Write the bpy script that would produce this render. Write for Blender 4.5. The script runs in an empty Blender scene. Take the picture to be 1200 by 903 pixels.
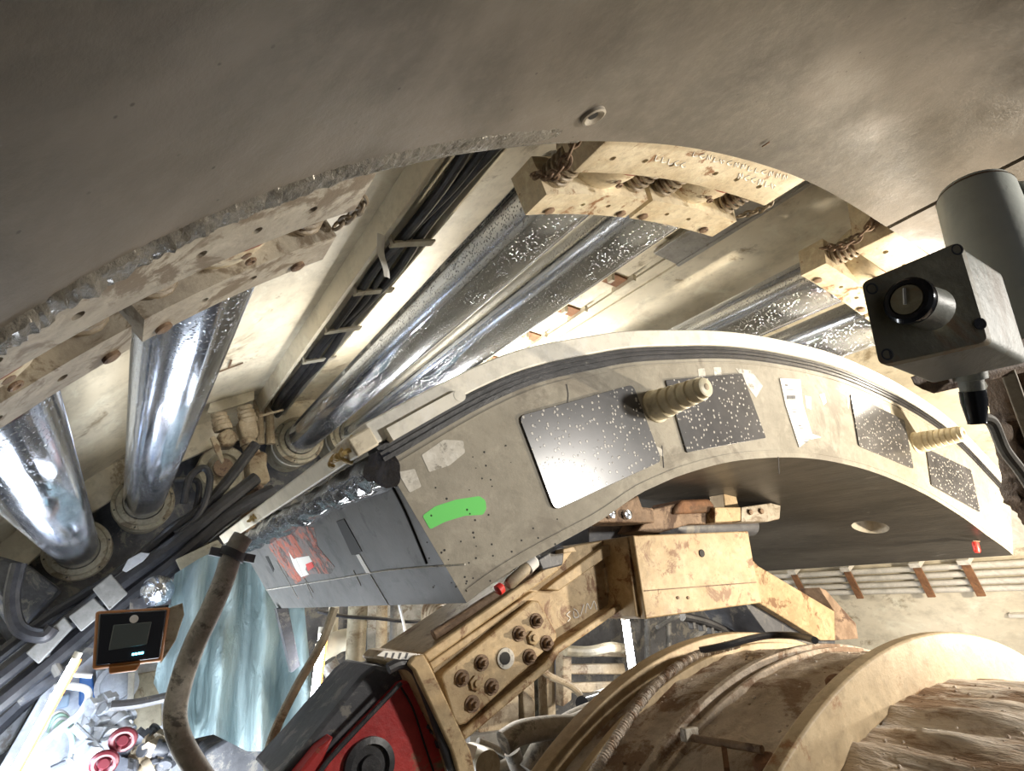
import bpy, bmesh, math, random
from mathutils import Vector, Matrix, noise
random.seed(7)
PI = math.pi
SC = bpy.context.scene
COL = SC.collection
# ------------------------------------------------------------------ frame of the place
# world: X across the tunnel, Y along the tunnel (ahead), Z up; the camera stands at the origin
AX = Vector((-0.51932728, 0.29956866, 0.80034854))
E1 = Vector((0.85451544, 0.17093854, 0.49049299))
E2 = Vector((-0.01012591, -0.93863658, 0.3447591))
FPX = 712.0
RC = (1.95158, -1.42422)      # axis of the tunnel (x, z)
SCN = (2.28335, -2.22708)     # axis of the hanging segment
D1, D2, D3 = 0.904, 1.3228, 3.40
def ray(u, v):
    r = Vector((u-600, v-451.5, FPX))
    return Vector((r.dot(E1), r.dot(AX), r.dot(E2)))
def at(u, v, y):
    r = ray(u, v); return r*(y/r.y)
def atc(u, v, R, c=RC):
    d = ray(u, v); A = d.x**2+d.z**2; B = -2*(d.x*c[0]+d.z*c[1]); Cc = c[0]**2+c[1]**2-R*R
    return d*((-B+math.sqrt(max(0, B*B-4*A*Cc)))/2/A)
def atp(u, v, p, n):
    d = ray(u, v); return d*(p.dot(n)/d.dot(n))
def th_of(P, c=RC): return math.degrees(math.atan2(P.z-c[1], P.x-c[0]))
def pol(th, y, r, c=RC):
    t = math.radians(th); return Vector((c[0]+r*math.cos(t), y, c[1]+r*math.sin(t)))

# ------------------------------------------------------------------ materials
def nm(name):
    m = bpy.data.materials.new(name); m.use_nodes = True
    nt = m.node_tree; b = nt.nodes['Principled BSDF']; return m, nt, b
def tcoord(nt, scale=1.0, stretch=(1,1,1)):
    tc = nt.nodes.new('ShaderNodeTexCoord'); mp = nt.nodes.new('ShaderNodeMapping')
    mp.inputs['Scale'].default_value = [scale*s for s in stretch]
    nt.links.new(tc.outputs['Object'], mp.inputs['Vector']); return mp.outputs[0]
def nz(nt, vec, scale, detail=5, rough=.6, dist=0):
    n = nt.nodes.new('ShaderNodeTexNoise'); n.inputs['Scale'].default_value = scale
    n.inputs['Detail'].default_value = detail; n.inputs['Roughness'].default_value = rough
    n.inputs['Distortion'].default_value = dist
    nt.links.new(vec, n.inputs['Vector']); return n.outputs['Fac']
def ramp(nt, fac, stops):
    r = nt.nodes.new('ShaderNodeValToRGB'); el = r.color_ramp.elements
    while len(el) < len(stops): el.new(.5)
    for e, (p, c) in zip(el, stops):
        e.position = p; e.color = (c[0], c[1], c[2], 1) if isinstance(c, tuple) else (c, c, c, 1)
    nt.links.new(fac, r.inputs[0]); return r.outputs[0]
def mix(nt, fac, a, b):
    m = nt.nodes.new('ShaderNodeMix'); m.data_type = 'RGBA'
    if hasattr(fac, 'links'): nt.links.new(fac, m.inputs[0])
    else: m.inputs[0].default_value = fac
    for s, i in ((a, 6), (b, 7)):
        if hasattr(s, 'links'): nt.links.new(s, m.inputs[i])
        else: m.inputs[i].default_value = (*s, 1)
    return m.outputs[2]
def bump(nt, b, h, strength=.3, dist=.01, prev=None):
    bp = nt.nodes.new('ShaderNodeBump'); bp.inputs['Strength'].default_value = strength
    bp.inputs['Distance'].default_value = dist; nt.links.new(h, bp.inputs['Height'])
    if prev: nt.links.new(prev, bp.inputs['Normal'])
    nt.links.new(bp.outputs[0], b.inputs['Normal']); return bp.outputs[0]
def mat(name, c1, c2, c3=None, scale=6, rough=.6, metal=0, bmp=.3, bscale=40, bdist=.004, spots=None,
        spot_scale=9, spot_cut=.62, stretch=(1,1,1), rvar=.15, coat=0, spec=.5, grime=.55):
    """two-tone mottled surface, optional third-colour patches (rust, mud, paint loss)"""
    m, nt, b = nm(name); v = tcoord(nt, 1, stretch)
    f = nz(nt, v, scale, 6); col = ramp(nt, f, [(.35, c1), (.65, c2)])
    if grime:      # fine mottling and faint runs of dirt
        dk = tuple(x*.5 for x in c1)
        col = mix(nt, ramp(nt, nz(nt, v, scale*5, 9, .72), [(.47, 0.), (.72, grime)]), col, dk)
        lt = tuple(min(.85, x*1.35) for x in c2)
        col = mix(nt, ramp(nt, nz(nt, v, scale*3.1, 9, .7, .6), [(.53, 0.), (.7, grime)]), col, lt)
    if c3: col = mix(nt, ramp(nt, nz(nt, v, spot_scale, 9, .72, .5), [(spot_cut-.085, 0.), (spot_cut-.02, 1.)]), col, c3)
    nt.links.new(col, b.inputs['Base Color'])
    rr = nt.nodes.new('ShaderNodeMapRange'); rr.inputs[3].default_value = max(.02, rough-rvar); rr.inputs[4].default_value = min(1, rough+rvar)
    nt.links.new(nz(nt, v, scale*1.7, 4), rr.inputs[0]); nt.links.new(rr.outputs[0], b.inputs['Roughness'])
    b.inputs['Metallic'].default_value = metal; b.inputs['Coat Weight'].default_value = coat
    b.inputs['Coat Roughness'].default_value = .12; b.inputs['Specular IOR Level'].default_value = spec
    if bmp: bump(nt, b, nz(nt, v, bscale, 6, .65), bmp, bdist)
    return m
def chrome():
    m, nt, b = nm('chrome_wet'); v = tcoord(nt)
    vo = nt.nodes.new('ShaderNodeTexVoronoi'); vo.inputs['Scale'].default_value = 95; nt.links.new(v, vo.inputs['Vector'])
    dr = ramp(nt, vo.outputs['Distance'], [(.05, 1.), (.33, 0.)])
    mask = ramp(nt, nz(nt, v, 5, 4), [(.36, 0.), (.5, 1.)])
    mul = nt.nodes.new('ShaderNodeMath'); mul.operation = 'MULTIPLY'; nt.links.new(dr, mul.inputs[0]); nt.links.new(mask, mul.inputs[1])
    bump(nt, b, mul.outputs[0], .8, .008)
    v2 = tcoord(nt, 1, (1, .06, 1))
    b.inputs['Base Color'].default_value = (.70, .75, .85, 1); b.inputs['Metallic'].default_value = 1
    nt.links.new(ramp(nt, nz(nt, v2, 14, 4), [(.35, .10), (.7, .26)]), b.inputs['Roughness'])
    return m
def ceiling_mat(k=1.):
    m, nt, b = nm('wet_lining_concrete'); v = tcoord(nt)
    big = nz(nt, v, 1.6, 5, .55, .8)
    c = ramp(nt, big, [(.3, (.085, .077, .065)), (.5, (.14, .125, .104)), (.7, (.24, .21, .178))])
    fine = nz(nt, v, 30, 8, .7)
    c = mix(nt, ramp(nt, fine, [(.45, 0.), (.75, .5)]), c, (.24, .215, .18))
    vo = nt.nodes.new('ShaderNodeTexVoronoi'); vo.inputs['Scale'].default_value = 26; nt.links.new(v, vo.inputs['Vector'])
    pits = ramp(nt, vo.outputs['Distance'], [(.05, 1.), (.09, 0.)])
    pm = ramp(nt, nz(nt, v, 3, 3), [(.5, 0.), (.6, .8)])
    mm = nt.nodes.new('ShaderNodeMath'); mm.operation = 'MULTIPLY'; nt.links.new(pits, mm.inputs[0]); nt.links.new(pm, mm.inputs[1])
    c = mix(nt, mm.outputs[0], c, (.06, .05, .04))
    nt.links.new(c, b.inputs['Base Color'])
    nt.links.new(ramp(nt, nz(nt, v, 4, 5), [(.35, .30), (.65, .6)]), b.inputs['Roughness'])
    n1 = bump(nt, b, nz(nt, tcoord(nt), 6, 6, .6), .15, .02)
    bump(nt, b, nz(nt, v, 120, 4, .7), .25, .002, n1)
    return m
def pad_mat():
    m, nt, b = nm('packer_pad'); v = tcoord(nt)
    vo = nt.nodes.new('ShaderNodeTexVoronoi'); vo.inputs['Scale'].default_value = 80; nt.links.new(v, vo.inputs['Vector'])
    wn = nt.nodes.new('ShaderNodeSeparateColor'); nt.links.new(vo.outputs['Color'], wn.inputs[0])
    on = ramp(nt, wn.outputs[0], [(.50, 0.), (.54, 1.)])
    d = ramp(nt, vo.outputs['Distance'], [(.26, 1.), (.36, 0.)])
    mm = nt.nodes.new('ShaderNodeMath'); mm.operation = 'MULTIPLY'; nt.links.new(on, mm.inputs[0]); nt.links.new(d, mm.inputs[1])
    base = ramp(nt, nz(nt, v, 7, 5), [(.35, (.045, .046, .05)), (.65, (.085, .085, .092))])
    nt.links.new(mix(nt, mm.outputs[0], base, (.42, .41, .39)), b.inputs['Base Color'])
    b.inputs['Roughness'].default_value = .3; b.inputs['Coat Weight'].default_value = .5; b.inputs['Coat Roughness'].default_value = .2
    bump(nt, b, mm.outputs[0], .5, .002); return m
def film_mat():
    m, nt, b = nm('black_film'); v = tcoord(nt, 1, (1, .35, 1))
    nt.links.new(ramp(nt, nz(nt, v, 12, 6, .6, 1.5), [(.4, (.012, .013, .02)), (.7, (.05, .055, .075))]), b.inputs['Base Color'])
    b.inputs['Roughness'].default_value = .12; b.inputs['Coat Weight'].default_value = .6
    bump(nt, b, nz(nt, v, 30, 8, .75, 1.4), 1., .035); return m
def plain(name, c, rough=.5, metal=0, emit=None, es=1):
    m, nt, b = nm(name); b.inputs['Base Color'].default_value = (*c, 1); b.inputs['Roughness'].default_value = rough; b.inputs['Metallic'].default_value = metal
    if emit: b.inputs['Emission Color'].default_value = (*emit, 1); b.inputs['Emission Strength'].default_value = es
    return m
def sheet_mat():
    m, nt, b = nm('clear_plastic_sheet'); v = tcoord(nt, 1, (1, 1, .35))
    nt.links.new(ramp(nt, nz(nt, v, 5, 5), [(.3, (.22, .31, .33)), (.7, (.46, .57, .59))]), b.inputs['Base Color'])
    b.inputs['Transmission Weight'].default_value = .35; b.inputs['Alpha'].default_value = .86; b.inputs['Roughness'].default_value = .28; b.inputs['IOR'].default_value = 1.1
    bump(nt, b, nz(nt, v, 9, 5, .6, 1.5), .8, .05); return m
M = dict(
 ceil=ceiling_mat(), chrome=chrome(), pad=pad_mat(), film=film_mat(), sheet=sheet_mat(),
 scum=mat('wet_grout_scum', (.16,.145,.12), (.26,.24,.20), (.10,.09,.07), 12, .3, bmp=1., bscale=60, bdist=.012, coat=.3),
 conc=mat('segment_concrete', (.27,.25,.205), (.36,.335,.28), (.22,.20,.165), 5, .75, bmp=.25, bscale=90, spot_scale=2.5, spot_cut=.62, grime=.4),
 concd=mat('shaded_joint_concrete', (.115,.115,.115), (.155,.155,.15), (.09,.09,.09), 4, .5, bmp=.15, bscale=60, grime=.25),  # joint face concrete with its shade put into the colour
 soffit=mat('shaded_soffit', (.034,.031,.027), (.06,.054,.046), (.17,.16,.145), 3, .38, bmp=.4, bscale=30, spot_scale=14, spot_cut=.72, stretch=(2,.5,1)),  # underside of the casting, colour darkened to stand for shade
 cream=mat('cream_shield_paint', (.60,.54,.42), (.72,.66,.53), (.30,.245,.165), 2.2, .5, bmp=.25, bscale=18, spot_scale=2.4, spot_cut=.66, stretch=(1,.6,1)),
 creamw=mat('pale_shield_paint', (.50,.48,.43), (.64,.61,.55), (.34,.17,.085), 3, .5, bmp=.2, bscale=25, spot_scale=8, spot_cut=.72),
 steel=mat('ochre_coated_steel', (.38,.27,.14), (.54,.41,.24), (.20,.10,.04), 7, .55, bmp=.4, bscale=35, spot_scale=9, spot_cut=.63),
 shoe=mat('grout_splashed_steel', (.56,.46,.31), (.72,.64,.48), (.27,.14,.065), 8, .55, bmp=.5, bscale=30, spot_scale=11, spot_cut=.66),
 shoed=mat('grout_caked_steel', (.33,.29,.235), (.47,.43,.355), (.20,.16,.115), 8, .5, bmp=.6, bscale=26, spot_scale=8, spot_cut=.6),
 rust=mat('rusty_steel', (.15,.07,.035), (.25,.125,.06), (.11,.06,.03), 14, .8, bmp=.5, bscale=50),
 redprimer=mat('red_primer', (.20,.035,.02), (.28,.06,.03), None, 12, .6),
 mud=mat('dried_mud', (.46,.37,.28), (.64,.55,.45), (.26,.17,.11), 5, .85, bmp=1., bscale=28, bdist=.012, spot_scale=6, spot_cut=.6),
 mudw=mat('pale_streaked_grout', (.60,.49,.39), (.78,.71,.62), (.30,.20,.13), 4, .7, bmp=1., bscale=14, bdist=.03, spot_scale=5, spot_cut=.58, stretch=(1,.22,1)),
 flange=mat('flange_paint', (.40,.29,.165), (.54,.42,.26), (.28,.13,.05), 6, .55, bmp=.4, bscale=30, spot_scale=5, spot_cut=.66),
 rubber=mat('black_rubber', (.02,.02,.022), (.045,.045,.05), (.16,.155,.14), 10, .42, bmp=.4, bscale=45, spot_scale=22, spot_cut=.72, grime=.15),
 hose=mat('black_hose', (.015,.016,.02), (.04,.04,.045), None, 12, .35, bmp=.1),
 dhose=mat('dusty_hose', (.20,.18,.15), (.33,.30,.25), (.10,.09,.075), 9, .65, bmp=.3),
 white=mat('white_seal_strip', (.72,.70,.62), (.82,.80,.73), (.50,.44,.33), 4, .5, bmp=.1, spot_scale=6, spot_cut=.7),
 tan=mat('tan_cylinder_paint', (.27,.24,.17), (.38,.34,.25), (.17,.13,.08), 6, .45, bmp=.2),
 dtan=mat('dirty_valve_paint', (.30,.24,.16), (.42,.35,.25), (.18,.12,.07), 12, .6, bmp=.4),
 dgrey=mat('dark_steel', (.05,.052,.06), (.11,.115,.13), (.20,.19,.17), 5, .45, bmp=.3),
 mgrey=mat('grey_machinery', (.17,.17,.165), (.28,.28,.27), (.12,.10,.08), 5, .5, bmp=.2),
 plate=mat('bare_grey_plate', (.30,.29,.27), (.38,.37,.35), (.24,.22,.18), 4, .4, bmp=.1),
 red=mat('worn_red_paint', (.36,.02,.022), (.52,.045,.04), (.20,.15,.09), 5, .4, bmp=.4, spot_scale=3.5, spot_cut=.62),
 spring=mat('dusty_spring', (.20,.16,.11), (.36,.30,.22), (.08,.05,.03), 20, .5, bmp=.3),
 gspring=mat('green_spring', (.09,.19,.11), (.22,.34,.22), (.42,.36,.26), 18, .45, bmp=.3),
 box=mat('weathered_box', (.25,.23,.15), (.42,.38,.27), (.30,.20,.11), 7, .5, bmp=.4, bscale=30, spot_scale=5, spot_cut=.56, coat=.15),
 boxs=mat('box_side', (.38,.39,.34), (.52,.53,.48), (.22,.17,.11), 6, .45, bmp=.3, spot_scale=4, spot_cut=.6),
 pipew=mat('chipped_white_paint', (.66,.70,.64), (.78,.81,.75), (.055,.03,.02), 3, .4, bmp=.2, spot_scale=11, spot_cut=.70, grime=.2),
 brown=mat('brown_grimy_steel', (.16,.10,.06), (.30,.21,.14), (.09,.05,.03), 6, .7, bmp=.8, bscale=22, bdist=.01),
 dowel=mat('cream_dowel', (.60,.54,.38), (.72,.66,.50), None, 6, .4, bmp=.05),
 paper=plain('paper', (.82,.81,.78), .7), ink=plain('ink', (.12,.12,.13), .7),
 patch=mat('white_repair_patch', (.56,.54,.49), (.68,.66,.61), None, 9, .8),
 green=plain('green_spray', (.16,.68,.16), .8), redp=mat('red_print', (.42,.10,.06), (.55,.16,.10), (.20,.17,.16), 16, .5, spot_scale=14, spot_cut=.55),
 redcap=plain('red_cap', (.80,.05,.04), .4), black=plain('black_void', (.012,.012,.012), .7), blackg=plain('gloss_black', (.015,.016,.02), .15),
 chalk=plain('chalk', (.86,.84,.80), .9), wgrey=mat('pale_grey_panel', (.42,.45,.50), (.60,.63,.68), None, 5, .4, bmp=.1),
 screen=plain('screen', (.10,.12,.12), .12), led=plain('led_cyan', (.1,.6,.8), .4, 0, (.2,.8,1.), 6),
 tube=plain('lit_tube', (1,1,1), .4, 0, (.92,.95,1.), 38), orange=plain('orange_frame', (.34,.13,.03), .4),
 blue=plain('blue_part', (.05,.16,.45), .4), mint=plain('mint_cable', (.45,.72,.58), .4), wcable=plain('white_cable', (.72,.75,.78), .4),
 dred=plain('dark_red_wheel', (.10,.012,.018), .35), paleblue=plain('pale_blue', (.40,.55,.72), .35), yel=mat('amber_tape', (.50,.33,.10), (.66,.50,.22), None, 14, .4),
)

def patchy(m, scale, lo, hi):      # let a worn print or smear break up
    nt = m.node_tree; b = nt.nodes['Principled BSDF']; nt.links.new(ramp(nt, nz(nt, tcoord(nt), scale, 7, .7), [(lo, 0.), (hi, 1.)]), b.inputs['Alpha'])
patchy(M['redp'], 13, .36, .50); patchy(M['patch'], 22, .32, .45)
# ------------------------------------------------------------------ mesh helpers
class MB:
    def __init__(s): s.v = []; s.f = []
    def add(s, vs, fs):
        o = len(s.v); s.v += [Vector(p) for p in vs]; s.f += [[i+o for i in f] for f in fs]; return s
    def prism(s, pts, ext):
        n = len(pts); e = Vector(ext); pts = [Vector(p) for p in pts]
        s.add(pts+[p+e for p in pts], [list(range(n))[::-1], list(range(n, 2*n))]+[[i, (i+1) % n, n+(i+1) % n, n+i] for i in range(n)]); return s
    def box(s, c, sz, rot=None):
        c = Vector(c); m = rot or Matrix.Identity(3); vs = []
        for z in (-.5, .5):
            for x, y in ((-.5,-.5), (.5,-.5), (.5,.5), (-.5,.5)): vs.append(c+m @ Vector((x*sz[0], y*sz[1], z*sz[2])))
        s.add(vs, [[3,2,1,0], [4,5,6,7], [0,1,5,4], [1,2,6,5], [2,3,7,6], [3,0,4,7]]); return s
    def bar(s, p0, p1, w, h, up=(0,0,1)):
        p0 = Vector(p0); p1 = Vector(p1); d = p1-p0; L = d.length; d.normalize()
        x = d.cross(Vector(up)).normalized(); z = x.cross(d)
        return s.box((p0+p1)/2, (w, L, h), Matrix((x, d, z)).transposed())
    def lathe(s, p0, axis, prof, seg=24):
        """prof: list of (distance along axis, radius)"""
        a = Vector(axis).normalized(); p0 = Vector(p0)
        u = a.orthogonal().normalized(); w = a.cross(u); vs = []; fs = []
        for d, r in prof:
            for k in range(seg):
                t = 2*PI*k/seg; vs.append(p0+a*d+(u*math.cos(t)+w*math.sin(t))*r)
        n = len(prof)
        for i in range(n-1):
            for k in range(seg):
                k2 = (k+1) % seg; fs.append([i*seg+k, i*seg+k2, (i+1)*seg+k2, (i+1)*seg+k])
        fs.append(list(range(seg))[::-1]); fs.append([(n-1)*seg+k for k in range(seg)])
        s.add(vs, fs); return s
    def cyl(s, p0, p1, r, seg=20, r1=None):
        p0 = Vector(p0); p1 = Vector(p1); return s.lathe(p0, p1-p0, [(0, r), ((p1-p0).length, r if r1 is None else r1)], seg)
    def tube(s, pts, r, seg=10, smooth=True, closed=False):
        pts = [Vector(p) for p in pts]
        if smooth and len(pts) > 2: pts = spline(pts, 8)
        n = len(pts); vs = []; fs = []; t0 = (pts[1]-pts[0]).normalized(); u = t0.orthogonal().normalized()
        for i, p in enumerate(pts):
            if closed: t = (pts[(i+1) % n]-pts[i-1]).normalized()
            else: t = (pts[min(i+1, n-1)]-pts[max(i-1, 0)]).normalized()
            u = (u-t*u.dot(t)).normalized(); w = t.cross(u)
            rr = r(i/(n-1)) if callable(r) else r
            for k in range(seg): vs.append(p+(u*math.cos(2*PI*k/seg)+w*math.sin(2*PI*k/seg))*rr)
        for i in range(n if closed else n-1):
            j = (i+1) % n
            for k in range(seg): k2 = (k+1) % seg; fs.append([i*seg+k, i*seg+k2, j*seg+k2, j*seg+k])
        if not closed: fs += [list(range(seg))[::-1], [(n-1)*seg+k for k in range(seg)]]
        s.add(vs, fs); return s
    def grid(s, rows, thick=None):
        """rows of points; thick: vector or function(point)->vector for a solid sheet"""
        nr, nc = len(rows), len(rows[0]); top = [Vector(p) for r in rows for p in r]; o = len(s.v)
        idx = lambda i, j, L=0: L*nr*nc+i*nc+j
        fs = [[idx(i,j), idx(i,j+1), idx(i+1,j+1), idx(i+1,j)] for i in range(nr-1) for j in range(nc-1)]; vs = top
        if thick is not None:
            tf = thick if callable(thick) else (lambda p: Vector(thick))
            vs = top+[p+tf(p) for p in top]
            fs += [[idx(i,j,1), idx(i+1,j,1), idx(i+1,j+1,1), idx(i,j+1,1)] for i in range(nr-1) for j in range(nc-1)]
            for i in range(nr-1):
                fs += [[idx(i,0), idx(i+1,0), idx(i+1,0,1), idx(i,0,1)], [idx(i+1,nc-1), idx(i,nc-1), idx(i,nc-1,1), idx(i+1,nc-1,1)]]
            for j in range(nc-1):
                fs += [[idx(0,j+1), idx(0,j), idx(0,j,1), idx(0,j+1,1)], [idx(nr-1,j), idx(nr-1,j+1), idx(nr-1,j+1,1), idx(nr-1,j,1)]]
        s.add(vs, fs); return s
    def arc(s, t0, t1, y0, y1, r0, r1, c=RC, n=None, rf=None):
        n = n or max(2, int(abs(t1-t0)/1.5)+1); vs = []; fs = []
        for i in range(n+1):
            t = t0+(t1-t0)*i/n; q = rf(t) if rf else 0
            vs += [pol(t, y0, r0+q, c), pol(t, y1, r0+q, c), pol(t, y1, r1+q, c), pol(t, y0, r1+q, c)]
        for i in range(n):
            for k in range(4): fs.append([i*4+k, (i+1)*4+k, (i+1)*4+(k+1) % 4, i*4+(k+1) % 4])
        fs += [[0,1,2,3], [n*4+3, n*4+2, n*4+1, n*4]]; s.add(vs, fs); return s
    def hexbolt(s, p, axis, r=.012, h=.012, washer=True):
        a = Vector(axis).normalized(); p = Vector(p)
        if washer: s.lathe(p, a, [(0, r*1.45), (h*.25, r*1.45)], 16)
        s.lathe(p, a, [(0, r), (h*.9, r), (h, r*.85)], 6)
        s.lathe(p+a*h, a, [(0, r*.5), (h*.7, r*.45)], 10); return s
    def build(s, name, m, parent=None, bevel=0, smooth=35, label=None, mods=None):
        me = bpy.data.meshes.new(name); me.from_pydata([tuple(v) for v in s.v], [], s.f)
        bm = bmesh.new(); bm.from_mesh(me); bmesh.ops.recalc_face_normals(bm, faces=bm.faces); bm.to_mesh(me); bm.free()
        me.materials.append(M[m] if isinstance(m, str) else m)
        if smooth:
            for p in me.polygons: p.use_smooth = True
            me.set_sharp_from_angle(angle=math.radians(smooth))
        o = bpy.data.objects.new(name, me); COL.objects.link(o)
        if parent: o.parent = parent
        if label: o['label'] = label
        if bevel:
            b = o.modifiers.new('bevel', 'BEVEL'); b.width = bevel; b.segments = 2; b.limit_method = 'ANGLE'; b.angle_limit = math.radians(40); b.harden_normals = False
        return o
def spline(pts, k=8):
    out = []; n = len(pts)
    for i in range(n-1):
        p0, p1, p2, p3 = pts[max(i-1,0)], pts[i], pts[i+1], pts[min(i+2,n-1)]
        for j in range(k):
            t = j/k; out.append(.5*((2*p1)+(p2-p0)*t+(2*p0-5*p1+4*p2-p3)*t*t+(3*p1-p0-3*p2+p3)*t**3))
    out.append(pts[-1]); return out
def cut(o, cutters):
    """real holes: subtract the cutter shapes from a part"""
    me = bpy.data.meshes.new('c'); me.from_pydata([tuple(v) for v in cutters.v], [], cutters.f)
    bm = bmesh.new(); bm.from_mesh(me); bmesh.ops.recalc_face_normals(bm, faces=bm.faces); bm.to_mesh(me); bm.free()
    co = bpy.data.objects.new('c', me); COL.objects.link(co)
    par = o.parent; o.parent = None
    b = o.modifiers.new('b', 'BOOLEAN'); b.object = co; b.operation = 'DIFFERENCE'; b.solver = 'EXACT'; b.use_self = True
    dg = bpy.context.evaluated_depsgraph_get(); nme = bpy.data.meshes.new_from_object(o.evaluated_get(dg))
    o.modifiers.clear(); old = o.data; o.data = nme; nme.name = old.name
    bpy.data.objects.remove(co); nme.set_sharp_from_angle(angle=math.radians(35)); o.parent = par; return o
def tag(o, label=None, cat=None, group=None, kind=None):
    if label: o['label'] = label
    if cat: o['category'] = cat
    if group: o['group'] = group
    if kind: o['kind'] = kind
    return o
def thing(name, label, cat, group=None, loc=(0,0,0)):
    o = bpy.data.objects.new(name, None); o.empty_display_size = .1; COL.objects.link(o); o.location = loc
    return tag(o, label, cat, group)
def kids(o): return [c for c in bpy.data.objects if c.parent == o]
def copy_tree(o, parent=None):
    c = o.copy(); COL.objects.link(c); c.parent = parent
    for ch in kids(o): copy_tree(ch, c)
    return c
def recentre():
    """put the origin of everything modelled in place at its own base"""
    for o in [o for o in bpy.data.objects if o.parent is None and o.type in ('EMPTY', 'MESH')]:
        if o.location.length > 1e-6 or o.get('kind') == 'structure': continue
        ms = []
        def walk(x):
            if x.type == 'MESH': ms.append(x)
            for k in kids(x): walk(k)
        walk(o)
        if not ms or any(m.data.users > 1 for m in ms): continue
        vs = [v.co for m in ms for v in m.data.vertices]
        c = Vector(((min(v.x for v in vs)+max(v.x for v in vs))/2, (min(v.y for v in vs)+max(v.y for v in vs))/2, min(v.z for v in vs)))
        for m in ms: m.data.transform(Matrix.Translation(-c))
        o.location = c
def interp(tab, x):
    if x <= tab[0][0]: return tab[0][1]
    for (a, b), (c, d) in zip(tab, tab[1:]):
        if x <= c:
            t = (x-a)/(c-a); t = t*t*(3-2*t); return b+(d-b)*t
    return tab[-1][1]
def resid(pts, y, R, c):
    l = sorted((math.degrees(math.atan2(P.z-c[1], P.x-c[0])), math.hypot(P.x-c[0], P.z-c[1])-R) for P in (at(u, v, y) for u, v in pts))
    return l
# ------------------------------------------------------------------ camera
cam = bpy.data.cameras.new('camera'); co = bpy.data.objects.new('camera', cam); COL.objects.link(co)
cam.sensor_width = 36; cam.lens = FPX/1200*36; cam.clip_start = .01; cam.clip_end = 200
right = Vector((E1.x, AX.x, E2.x)); up = -Vector((E1.y, AX.y, E2.y)); fw = Vector((E1.z, AX.z, E2.z))
co.matrix_world = Matrix((right, up, -fw)).transposed().to_4x4(); SC.camera = co

# ================================================================== THE SETTING
RING = [(0,412),(100,345),(200,292),(300,248),(400,212),(490,190),(600,172),(720,167),(830,178),(940,211),(1040,268),(1090,300)]
_rr = resid(RING, D1, 2.75, RC)
def ring_r(t): return interp([(_rr[0][0]-15, 0)]+_rr+[(_rr[-1][0]+15, 0)], t)
def lining(t0, t1, name, label):
    mb = MB(); n = int(abs(t1-t0)/1.)
    ys = [D1, D1-.004, D1-.02, D1-.06, D1-.15, D1-.3, D1-.5, D1-.8, D1-1.1, D1-1.5, D1-2.0]
    rows = []
    for i in range(n+1):
        t = t0+(t1-t0)*i/n; w = ring_r(t); row = []
        for y in ys:
            k = math.exp((y-D1)*2.5); row.append(pol(t, y, 2.75+w*k+(.006 if y > D1-.002 else 0)))
        rows.append(row)
    mb.grid(rows, lambda p: Vector((p.x-RC[0], 0, p.z-RC[1])).normalized()*.34)
    o = mb.build(name, 'ceil', smooth=30); return tag(o, label, kind='structure')
cl = lining(200, 85.3, 'ceiling', 'dark wet precast concrete lining arching over the left and top')
cr = lining(84.9, -30, 'ceiling', 'paler concrete lining beyond the joint at upper right')
# the front chamfer with scummy grout, left stretch
mb = MB(); rows = []
random.seed(3)
for i in range(321):
    t = 150-(150-116)*i/320; row = []
    for j, y in enumerate((D1+.004, D1-.008, D1-.02, D1-.034, D1-.048, D1-.06)):
        a = (0, .006, .009, .009, .006, -.004)[j]*interp([(116, .0), (122, .35), (132, 1), (150, 1.7)], t)
        nzv = noise.noise(Vector((t*1.6, y*70, 0)))+.8*noise.noise(Vector((t*5, y*150, 3)))+.6*noise.noise(Vector((t*14, y*200, 9)))
        row.append(pol(t, y, 2.75+ring_r(t)-a*(1+.9*nzv)+.001))
    rows.append(row)
mb.grid(rows, lambda p: Vector((p.x-RC[0], 0, p.z-RC[1])).normalized()*.02)
mb.build('grout_scum', 'scum', cl, label='lumpy wet grout along the front edge of the lining')
# grouting socket
P = atc(695, 135, 2.745); ax = Vector((RC[0]-P.x, 0, RC[1]-P.z)).normalized()
mb = MB().lathe(P-ax*.01, ax, [(0, .030), (.016, .029), (.018, .024), (.010, .012), (.0105, .0)], 28)
sk = mb.build('grout_socket', 'shoed', cl, label='pale ring of a grout socket')
MB().lathe(P, ax, [(.0, .012), (.0025, .0115)], 20).build('socket_hole', 'black', sk)
MB().bar(atc(893, 172, 2.744), atc(902, 166, 2.744), .002, .003).build('embedded_wire', 'rust', cl)
# joint grout crumbs at the corner of the two segments
mb = MB()
for k in range(26):
    u = random.gauss(1048, 9); v = random.gauss(259, 4)
    p = atc(u, v, 2.747); p.y = min(p.y, D1-.004); r = random.uniform(.002, .005); mb.lathe(p-ax*r, ax, [(0, r*.4), (r*.8, r), (r*1.6, r*.3)], 7)
mb.build('grout_crumbs', 'patch', cr)

# shield skin, two shells
def skin(t0, t1, r, y0, y1, name, m, label):
    mb = MB(); rows = []; n = int(abs(t1-t0)/2.5)
    for i in range(n+1): rows.append([pol(t0+(t1-t0)*i/n, y0+(y1-y0)*j/12, r) for j in range(13)])
    mb.grid(rows, lambda p: Vector((p.x-RC[0], 0, p.z-RC[1])).normalized()*.06)
    return tag(mb.build(name, m, smooth=30), label, kind='structure')
skin(200, 84.6, 3.26, D1-.4, 9.7, 'wall_left', 'cream', 'cream painted steel shield skin above and left of the rams')
skin(84.5, -40, 3.25, D1-.4, 9.7, 'wall_right', 'cream', 'cream painted shield skin at the right')
skin(320, 200, 3.24, -2.2, 9.7, 'floor', 'dgrey', 'dark shield invert far below')
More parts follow.
